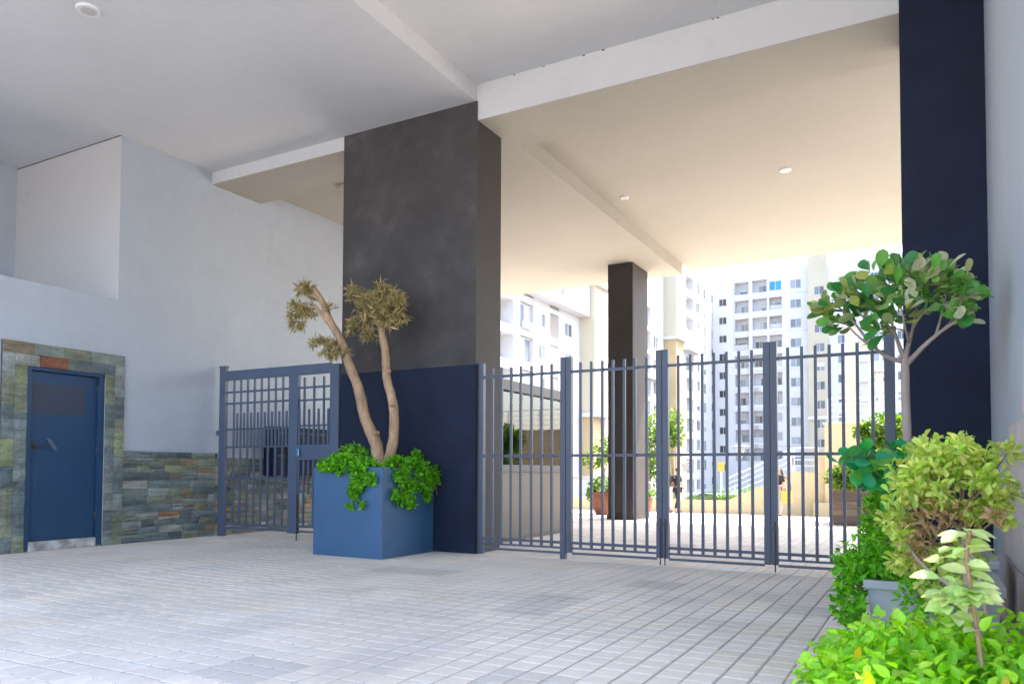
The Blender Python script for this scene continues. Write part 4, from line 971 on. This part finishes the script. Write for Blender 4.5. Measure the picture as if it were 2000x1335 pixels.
for a, c, d, e, dp in wins: window(lbd, 'Y', LX, a, c, d, e, dp, shut=.3)
for zt_ in allrows:
    if zt_ > topz-1: continue
    b = MB(); z = zt_-2.05
    while z < zt_+.25: b.box(LX-.2, LX-.08, 61.75, 63.55, z, z+.09); z += .17
    b.build('louvre', 'louvre', lbd)
    box('floor_band', 'bwhite', lbd, LX-.02, LX+.06, 40, 68.39, zt_+.62, zt_+.72)
b = MB(); b.box(LX+.001, LX+1.1, 56, 68.3, 15.95, 16.2); b.build('projecting_slab', 'bwhite', lbd)
op2 = [(56.8, 59.2, 16.7, 18.9, .3), (60.6, 62.6, 16.7, 19., .3), (63.6, 65.8, 17.0, 18.7, .3), (60.6, 62.6, 19.7, 21.9, .3), (63.6, 65.8, 20., 21.6, .3)]
facade(lbd, 'Y', LX+1.1, 56, 68.3, 16.2, 22.8, op2, 'bwhite', 1.09, 'projecting_wall')
for o_ in op2: window(lbd, 'Y', LX+1.1, *o_[:4], .2)
for u, z in ((57., 12.95), (56.2, 12.95), (57.2, 7.2)): ac_unit(lbd, 'Y', LX, u, z)
box('service_duct', 'frame', lbd, LX+.001, LX+.12, 55.3, 55.42, zb, topz-.5)
fin = box('fin', 'tan_pale', lbd, LX, LX+1.6, 68.401, 71.6, 6.6, 19.0); box('fin_canopy', 'bwhite', lbd, LX, LX+2.0, 68.2, 72.2, 19.001, 19.35); box('fin_base', 'bwhite', lbd, LX, LX+2.2, 68.0, 72.4, 6.2, 6.599); box('fin', 'tan', lbd, LX, LX+1.4, 68.45, 71.5, zb, 6.199)
op3 = []; w3 = []
r3 = [17.95-2.9*k for k in range(-1, 7)]
for z in r3:
    if z > 22: continue
    op3.append((72.8, 75.0, z-1.6, z, .2)); w3.append((72.8, 75.0, z-1.6, z, .12))
    op3.append((77.5, 79.5, z-1.6, z, .2)); w3.append((77.5, 79.5, z-1.6, z, .12))
    op3.append((82., 85.5, z-2., z+.2, 1.2))
    op3.append((88.6, 91.2, z-2., z+.4, 1.2)); w3.append((89., 91., z-2., z+.3, 1.19))
    op3.append((92.2, 94.2, z-1.5, z, .2)); w3.append((92.2, 94.2, z-1.5, z, .12))
facade(lbd, 'Y', LX-.4, 71.601, 96.5, zb, 26.5, op3, 'bwhite', 9.6)
for a, c, d, e, dp in w3: window(lbd, 'Y', LX-.4, a, c, d, e, dp, shut=.35)
for z in r3[1:5:1]: ac_unit(lbd, 'Y', LX-.4, 73.4, z-2.35)
box('floor_band', 'bwhite', lbd, LX-.4, LX+.3, 71.61, 96.4, 12.3, 12.45)
box('fin', 'tan_pale', lbd, LX-.4, LX+1.3, 96.501, 100., 18.5, 30.); box('fin_base', 'bwhite', lbd, LX-.4, LX+1.7, 96.2, 100.4, 18.1, 18.499); box('fin', 'tan', lbd, LX-.4, LX+1.2, 96.6, 99.9, zb, 18.099)
op4 = []; w4 = []
for k in range(-2, 9):
    z = 23.4-2.95*k
    if z > 30: continue
    for a, c, dd in ((101, 103.4, .2), (104.8, 106.2, .2), (107.5, 111.5, 1.4), (113., 115., .2), (117, 118.6, .2)):
        op4.append((a, c, z-(1.6 if dd < 1 else 2.), z, dd)); w4.append((a, c, z-1.6, z, .12) if dd < 1 else (a+.8, c-.8, z-1.9, z-.3, dd-.01))
facade(lbd, 'Y', LX-.6, 100.001, 122, -5, 30.6, op4, 'bwhite', 9.4)
for a, c, d, e, dp in w4: window(lbd, 'Y', LX-.6, a, c, d, e, dp, shut=.35)
box('projecting_bay', 'bwhite', lbd, LX-.6, LX+.5, 105.5, 112., 18.1, 20.0)
# white block at the end of the courtyard (front looks -Y)
BYP = 125.
bb = thing('apartment_tower', (-24, BYP, -4), 'tall white apartment block with recessed balconies closing the courtyard', 'building')
opb = []; wb_ = []; bal = []
FB = 2.985
def bx(px): return at(px, 600, Y=BYP).x
c1 = (bx(1376), bx(1391)); c2 = (bx(1404), bx(1419)); c3 = (bx(1543), bx(1565)); l1 = (bx(1434), bx(1461)); l2 = (bx(1469), bx(1498)); l3 = (bx(1502), bx(1527))
for k in range(11):
    z = 30.02-FB*k
    if z < -1: continue
    opb.append((*c1, z-1.3, z, .2)); wb_.append((*c1, z-1.3, z, .1, None))
    z2_ = 29.05-FB*k
    if k < 10: opb.append((*c2, z2_-1.2, z2_, .2)); wb_.append((*c2, z2_-1.2, z2_, .1, (.06, .065, .07)))
    z3_ = 30.95-FB*1.03*k
    opb.append((*c3, z3_-1.4, z3_, .2)); wb_.append((*c3, z3_-1.4, z3_, .1, (.2, .22, .25)))
    z4 = 31.3-FB*k
    if k < 10:
        for j, lx in enumerate((l1, l2, l3)):
            if k == 0 and j == 2: opb.append((*lx, z4-1.75, z4-.2, .2)); wb_.append((*lx, z4-1.75, z4-.2, .08, (.02, .25, .6))); continue
            if k >= 7 and j == 2: opb.append((*lx, z4-1.6, z4-.2, .2)); wb_.append((*lx, z4-1.6, z4-.2, .1, None)); continue
            opb.append((*lx, z4-1.8, z4+.2, 1.4))
            wv = (lx[1]-lx[0])*.5; o_ = rnd.uniform(.05, .45)*(lx[1]-lx[0]); wb_.append((lx[0]+o_, lx[0]+o_+wv, z4-1.75, z4-.5, 1.38, None))
            if rnd.random() < .3: bal.append((lx, z4))
facade(bb, 'X', BYP, bx(1392), bx(1432), -5, 33.9, [o for o in opb if o[0] in (c2[0],)], 'bwhite2', 9, 'wall')
facade(bb, 'X', BYP+.4, -36, bx(1392)-.001, -5, 31.9, [o for o in opb if o[0] == c1[0]], 'bwhite2', 9, 'wall')
facade(bb, 'X', BYP+.3, bx(1432)+.001, bx(1463), -5, 32.4, [o for o in opb if o[0] == l1[0]], 'bwhite2', 9, 'wall')
facade(bb, 'X', BYP, bx(1463)+.001, bx(1580), -5, 33., [o for o in opb if o[0] in (l2[0], l3[0], c3[0])], 'bwhite2', 9, 'wall')
for a, c, d, e, dp, tn in wb_:
    pl_ = BYP+.4 if a == c1[0] else BYP
    if l1[0] <= a < l1[1]: pl_ = BYP+.3
    window(bb, 'X', pl_, a, c, d, e, dp, tint=tn, shut=.12)
for lx, z4 in bal:
    box('balcony_glass', 'frame', bb, lx[0]+.03, lx[1]-.03, BYP+.35, BYP+.38, z4-1.75, z4-1.0)
for k in range(1, 11, 2): box('floor_band', 'bwhite2', bb, bx(1463)+.01, bx(1580)-.01, BYP-.12, BYP+.01, 31.9-FB*k, 32.1-FB*k)
for k in (5, 7, 8): ac_unit(bb, 'X', BYP, l2[0]+.3, 31.3-FB*k-2.7)
tz = [29.25-FB*.975*k for k in range(11)]
t0, t1 = bx(1592), bx(1612)
facade(bb, 'X', BYP-1.2, bx(1580)+.002, bx(1618), -5, 34.3, [(t0, t1, z-1.35, z, .2) for z in tz], 'tan_pale', 9, 'stair_tower')
for z in tz: window(bb, 'X', BYP-1.2, t0, t1, z-1.35, z, .1, (.14, .15, .16), .1)
box('floor_band', 'bwhite2', bb, bx(1580)-.1, bx(1618)+.1, BYP-1.5, BYP-1.21, 8.9, 9.4)
rbk = thing('white_block', (-4, BYP, -4), 'white apartment block right of the tan stair tower, behind the potted tree', 'building')
opr = []; wr = []
for k in range(11):
    z = 30.6-FB*k
    for pa, pb_ in ((1636, 1650), (1655, 1663), (1700, 1716), (1722, 1738), (1752, 1768)):
        opr.append((bx(pa), bx(pb_), z-1.3, z, .2)); wr.append((bx(pa), bx(pb_), z-1.3, z, .1))
facade(rbk, 'X', BYP-.5, bx(1618)+.002, 12, -5, 33., opr, 'bwhite2', 9)
for a, c, d, e, dp in wr: window(rbk, 'X', BYP-.5, a, c, d, e, dp, (.13, .15, .18) if rnd.random() < .6 else (.3, .33, .36), .3)
for k in range(0, 11): box('floor_band', 'bwhite2', rbk, bx(1675), bx(1698), BYP-1.4, BYP-.501, 29.2-FB*k, 30.1-FB*k)
# low white wall and parking at the foot of the far block
lo = thing('garden_wall', (-12, 46, gz(46)), 'low white garden wall at the foot of the left apartment block', 'wall'); q = at(1118, 940, Y=44); box('wall_face', 'bwhite', lo, -26, at(1290, 950, Y=44).x-3, 44.5, 44.8, gz(44)-.3, q.z+.2); box('coping', 'tan_pale', lo, -26, at(1290, 950, Y=44).x-3, 44.4, 44.9, q.z+.2005, q.z+.35)
box_rd = MB(); box_rd.quad((-29, 62, gz(62)-.02), (25, 62, gz(62)-.02), (25, 100, gz(100)-.02), (-29, 100, gz(100)-.02)); tag(box_rd.build('road', 'road'), kind='structure')
# parked blue car
q = at(1383, 985, Y=88); cz = gz(88)-.02; cx0 = q.x-2.
car = thing('parked_car', (q.x, 88, cz), 'small blue car parked in front of the far white block', 'car')
b = MB(); prof_c = [(0, .35), (.05, .75), (.9, .92), (1.5, 1.4), (2.9, 1.42), (3.6, .95), (4.0, .85), (4.05, .35)]
b.prism([(cx0+a, 87.2, cz+h) for a, h in prof_c], (0, 1.65, 0)); b.build('body', 'car_blue', car)
b = MB(); b.prism([(cx0+a, 87.19, cz+h) for a, h in ((1.1, .95), (1.58, 1.34), (2.85, 1.35), (3.35, .97))], (0, -.01, 0)); b.build('side_window', 'pane', car).color = (.05, .06, .07, 1)
for a in (.75, 3.3):
    b = MB(); b.tube([(cx0+a, 87.15, cz+.32), (cx0+a, 87.4, cz+.32)], .32, 18); tw_ = b.build('wheel', 'tyre', car); MB().tube([(cx0+a, 87.13, cz+.32), (cx0+a, 87.149, cz+.32)], .18, 14).build('rim', 'steel', tw_)

# ------------------------------------------------------------------ people
def skin_mesh(name, joints, edges, mm, parent, sub=1):
    me = bpy.data.meshes.new(name); me.from_pydata([tuple(j[0]) for j in joints], edges, []); o = bpy.data.objects.new(name+'_tmp', me); COL.objects.link(o)
    md = o.modifiers.new('s', 'SKIN'); md.use_smooth_shade = True
    for k, j in enumerate(joints): me.skin_vertices[0].data[k].radius = j[1]
    me.skin_vertices[0].data[0].use_root = True
    sm = o.modifiers.new('d', 'SUBSURF'); sm.levels = sub; sm.render_levels = sub
    dg = bpy.context.evaluated_depsgraph_get(); ev = o.evaluated_get(dg); nm = bpy.data.meshes.new_from_object(ev); nm.name = name
    bpy.data.objects.remove(o); nm.materials.clear(); nm.materials.append(M[mm])
    r = bpy.data.objects.new(name, nm); COL.objects.link(r); r.parent = parent; return r
def ellipsoid(name, c, r, mm, parent, zcut=None):
    b = MB(); pr = []
    n = 10
    for k in range(n+1):
        a = -math.pi/2+math.pi*k/n; pr.append((max(.0005, math.cos(a)), math.sin(a)))
    i0 = 0; seg = 16
    for rr, zz in pr:
        for j in range(seg): an = 2*math.pi*j/seg; b.v.append((c[0]+r[0]*rr*math.cos(an), c[1]+r[1]*rr*math.sin(an), c[2]+r[2]*zz))
    for k in range(n):
        for j in range(seg): p = k*seg+j; q_ = k*seg+(j+1) % seg; b.f.append((p, q_, q_+seg, p+seg)); b.m.append(0)
    return b.build(name, mm, parent, True, local=True)
def person(px, pyfeet, H, facing, label, top, legs, hair_long=False, arm_fwd=False, scarf=False, Yg=None, stride=.16):
    # walk the ray to the sloping ground
    Y = Yg; p = at(px, pyfeet, Y=Y)
    t = thing('person', (p.x, Y, gz(Y)), label, 'person'); t.rotation_euler = (0, 0, facing)     # local +y is forward
    s = H/1.7; V = lambda x, y, z: Vector((x*s, y*s, z*s)); rr = lambda a, c=None: (a*s, (c or a)*s)
    st_ = stride
    J = [(V(0, 0, .95), rr(.13, .10)), (V(0, .0, 1.12), rr(.12, .09)), (V(0, 0, 1.32), rr(.155, .10)), (V(0, .0, 1.43), rr(.075, .07)), (V(0, .015, 1.49), rr(.05)), (V(0, .03, 1.56), rr(.07, .085)), (V(0, .03, 1.66), rr(.065, .08)),
         (V(-.09, 0, .90), rr(.085)), (V(-.10, st_*.5, .50), rr(.058)), (V(-.10, st_*.3, .09), rr(.04)), (V(-.11, st_*.3+.15, .035), rr(.035)),
         (V(.09, 0, .90), rr(.085)), (V(.10, -st_*.1, .50), rr(.058)), (V(.10, -st_*.8, .10), rr(.04)), (V(.11, -st_*.8+.15, .035), rr(.035))]
    E = [(0, 1), (1, 2), (2, 3), (3, 4), (4, 5), (5, 6), (0, 7), (7, 8), (8, 9), (9, 10), (0, 11), (11, 12), (12, 13), (13, 14)]
    hands = []
    for sg_ in (-1, 1):
        i = len(J); fw_ = arm_fwd
        J += [(V(sg_*.19, 0, 1.38), rr(.06)), (V(sg_*.235, -.03 if fw_ else sg_*.06, 1.12), rr(.045)), (V(sg_*.2, .2, 1.02) if fw_ else V(sg_*.25, sg_*.12+.06, .88), rr(.03)), (V(sg_*.17, .28, 1.03) if fw_ else V(sg_*.25, sg_*.14+.09, .81), rr(.034, .02))]
        E += [(2, i), (i, i+1), (i+1, i+2), (i+2, i+3)]; hands.append((J[i+2][0], J[i+3][0], sg_))
    body = skin_mesh('body', J, E, 'skin', t)
    # fingers joined to the body surface
    b = MB(); n0 = len(body.data.vertices)
    for a, c, sg_ in hands:
        d = (c-a).normalized(); sd_ = d.cross(Vector((0, 0, 1) if arm_fwd else (0, 1, 0))).normalized()
        if sd_.length < .1: sd_ = Vector((1, 0, 0))
        side2 = Vector((0, 1, 0)) if not arm_fwd else Vector((1, 0, 0))
        for k, (o_, ln) in enumerate(((-.024, .06), (-.008, .075), (.008, .072), (.024, .058))):
            p0 = c+side2*o_*s; b.tube([p0, p0+d*ln*.55*s, p0+(d*.9+Vector((-sg_*.4, 0, 0))).normalized()*ln*s], [.009*s, .0085*s, .007*s], 5)
        p0 = a+(c-a)*.5+side2*.03*s; b.tube([p0, p0+(d+side2*.8).normalized()*.05*s], [.011*s, .008*s], 5)
        # nose and feet are part of the skinned chain; eyes and mouth follow
    hand = b.mesh('hand_tmp', 'skin', smooth=True)
    bmx = bmesh.new(); bmx.from_mesh(body.data); bmx.from_mesh(hand)
    nb = MB(); nb.prism([V(-.012, .108, 1.565), V(.012, .108, 1.565), V(0, .105, 1.61)], V(0, .022, -.004)); nm_ = nb.mesh('nose_tmp', 'skin'); bmx.from_mesh(nm_)
    bmx.to_mesh(body.data); bmx.free(); body.data.update()
    for sg_ in (-1, 1): ellipsoid('eye', V(sg_*.03, .105, 1.61), (.012*s, .008*s, .008*s), 'hair', t); ellipsoid('ear', V(sg_*.073, .03, 1.59), (.012*s, .02*s, .03*s), 'skin', t)
    ellipsoid('mouth', V(0, .112, 1.535), (.022*s, .006*s, .006*s), 'red', t)
    # clothing
    T = [(V(0, 0, .93), rr(.155, .12)), (V(0, .0, 1.12), rr(.14, .112)), (V(0, 0, 1.32), rr(.172, .118)), (V(0, .0, 1.425), rr(.085, .08))]
    TE = [(0, 1), (1, 2), (2, 3)]
    for sg_ in (-1, 1):
        i = len(T); a = V(sg_*.19, 0, 1.38); c = J[15+(0 if sg_ < 0 else 4)+1][0]; T += [(a, rr(.075)), (a+(c-a)*.8, rr(.068))]; TE += [(2, i), (i, i+1)]
    skin_mesh('shirt', T, TE, top, t)
    Lg = [(V(0, 0, .94), rr(.15, .115)), (J[7][0], rr(.10)), (J[8][0], rr(.075)), (J[9][0]+V(0, 0, .06), rr(.062)), (J[11][0], rr(.10)), (J[12][0], rr(.075)), (J[13][0]+V(0, 0, .06), rr(.062))]
    skin_mesh('trousers', Lg, [(0, 1), (1, 2), (2, 3), (0, 4), (4, 5), (5, 6)], legs, t)
    for jj in (10, 14):
        c = J[jj][0]; ellipsoid('shoe', c+V(0, -.045, -.002), (.048*s, .13*s, .036*s), 'black_cloth', t)
    if scarf:
        skin_mesh('headscarf', [(V(0, .02, 1.66), rr(.092, .098)), (V(0, .005, 1.56), rr(.088, .098)), (V(0, -.03, 1.44), rr(.12, .12)), (V(0, -.04, 1.28), rr(.18, .14)), (V(0, -.06, 1.05), rr(.17, .13))], [(0, 1), (1, 2), (2, 3), (3, 4)], 'black_cloth', t)
    elif hair_long:
        skin_mesh('hair', [(V(0, .0, 1.67), rr(.085, .09)), (V(0, -.03, 1.58), rr(.088, .07)), (V(0, -.07, 1.45), rr(.09, .05)), (V(0, -.08, 1.33), rr(.06, .03))], [(0, 1), (1, 2), (2, 3)], 'hair', t)
        b = MB(); b.box(-.07*s, -.008*s, .108*s, .122*s, 1.59*s, 1.63*s, bev=.004); b.box(.008*s, .07*s, .108*s, .122*s, 1.59*s, 1.63*s, bev=.004); b.box(-.008*s, .008*s, .11*s, .118*s, 1.61*s, 1.62*s); b.build('sunglasses', 'hair', t, local=True)
    else:
        ellipsoid('hair', V(0, .01, 1.655), (.082*s, .10*s, .075*s), 'hair', t)
    return t
FR = math.atan2(-FW.x, FW.y)        # facing away from the camera
person(1323, 1000, 1.63, FR-R(75), 'walker in black t-shirt and dark trousers seen from the side', 'black_cloth', 'black_cloth', Yg=27.6)
person(1304, 1000, 1.62, FR+R(20), 'walker in black headscarf and pale trousers beside the gate stile', 'black_cloth', 'white_cloth', scarf=True, Yg=27.4)
wo = person(1524, 1005, 1.64, FR+R(95), 'woman in sunglasses and black top with grey trousers before the tan wall', 'black_cloth', 'grey_cloth', hair_long=True, arm_fwd=True, stride=.08, Yg=27.0)
wl = wo.location
bag = thing('shoulder_bag', wl+Vector((.2, -.02, .62)), 'mustard yellow shoulder bag hanging at the side of the woman', 'bag')
ob = wl+Vector((.24, -.22, 0)); b = MB(); b.box(ob.x-.17, ob.x+.17, ob.y-.05, ob.y+.05, ob.z+.46, ob.z+.86, bev=.03); b.build('bag_body', 'yellow_bag', bag)
b = MB(); b.tube(smoothpath([ob+Vector((-.14, 0, .84)), ob+Vector((-.2, .1, 1.15)), wl+Vector((.1, -.02, 1.36)), ob+Vector((.1, .1, 1.15)), ob+Vector((.14, 0, .84))], 4), .012, 5); b.build('strap', 'black_cloth', bag)
# laundry on the far balcony
q = at(1335, 828, X=LX+.3); ld = thing('laundry', (q.x, q.y, q.z), 'small blue garment hanging on the left apartment block', 'laundry'); b = MB(); b.prism([(q.x, q.y-.35, q.z+.5), (q.x, q.y+.35, q.z+.5), (q.x, q.y+.45, q.z-.6), (q.x, q.y-.4, q.z-.55)], (.05, 0, 0)); b.build('cloth', 'cloth_blue', ld)
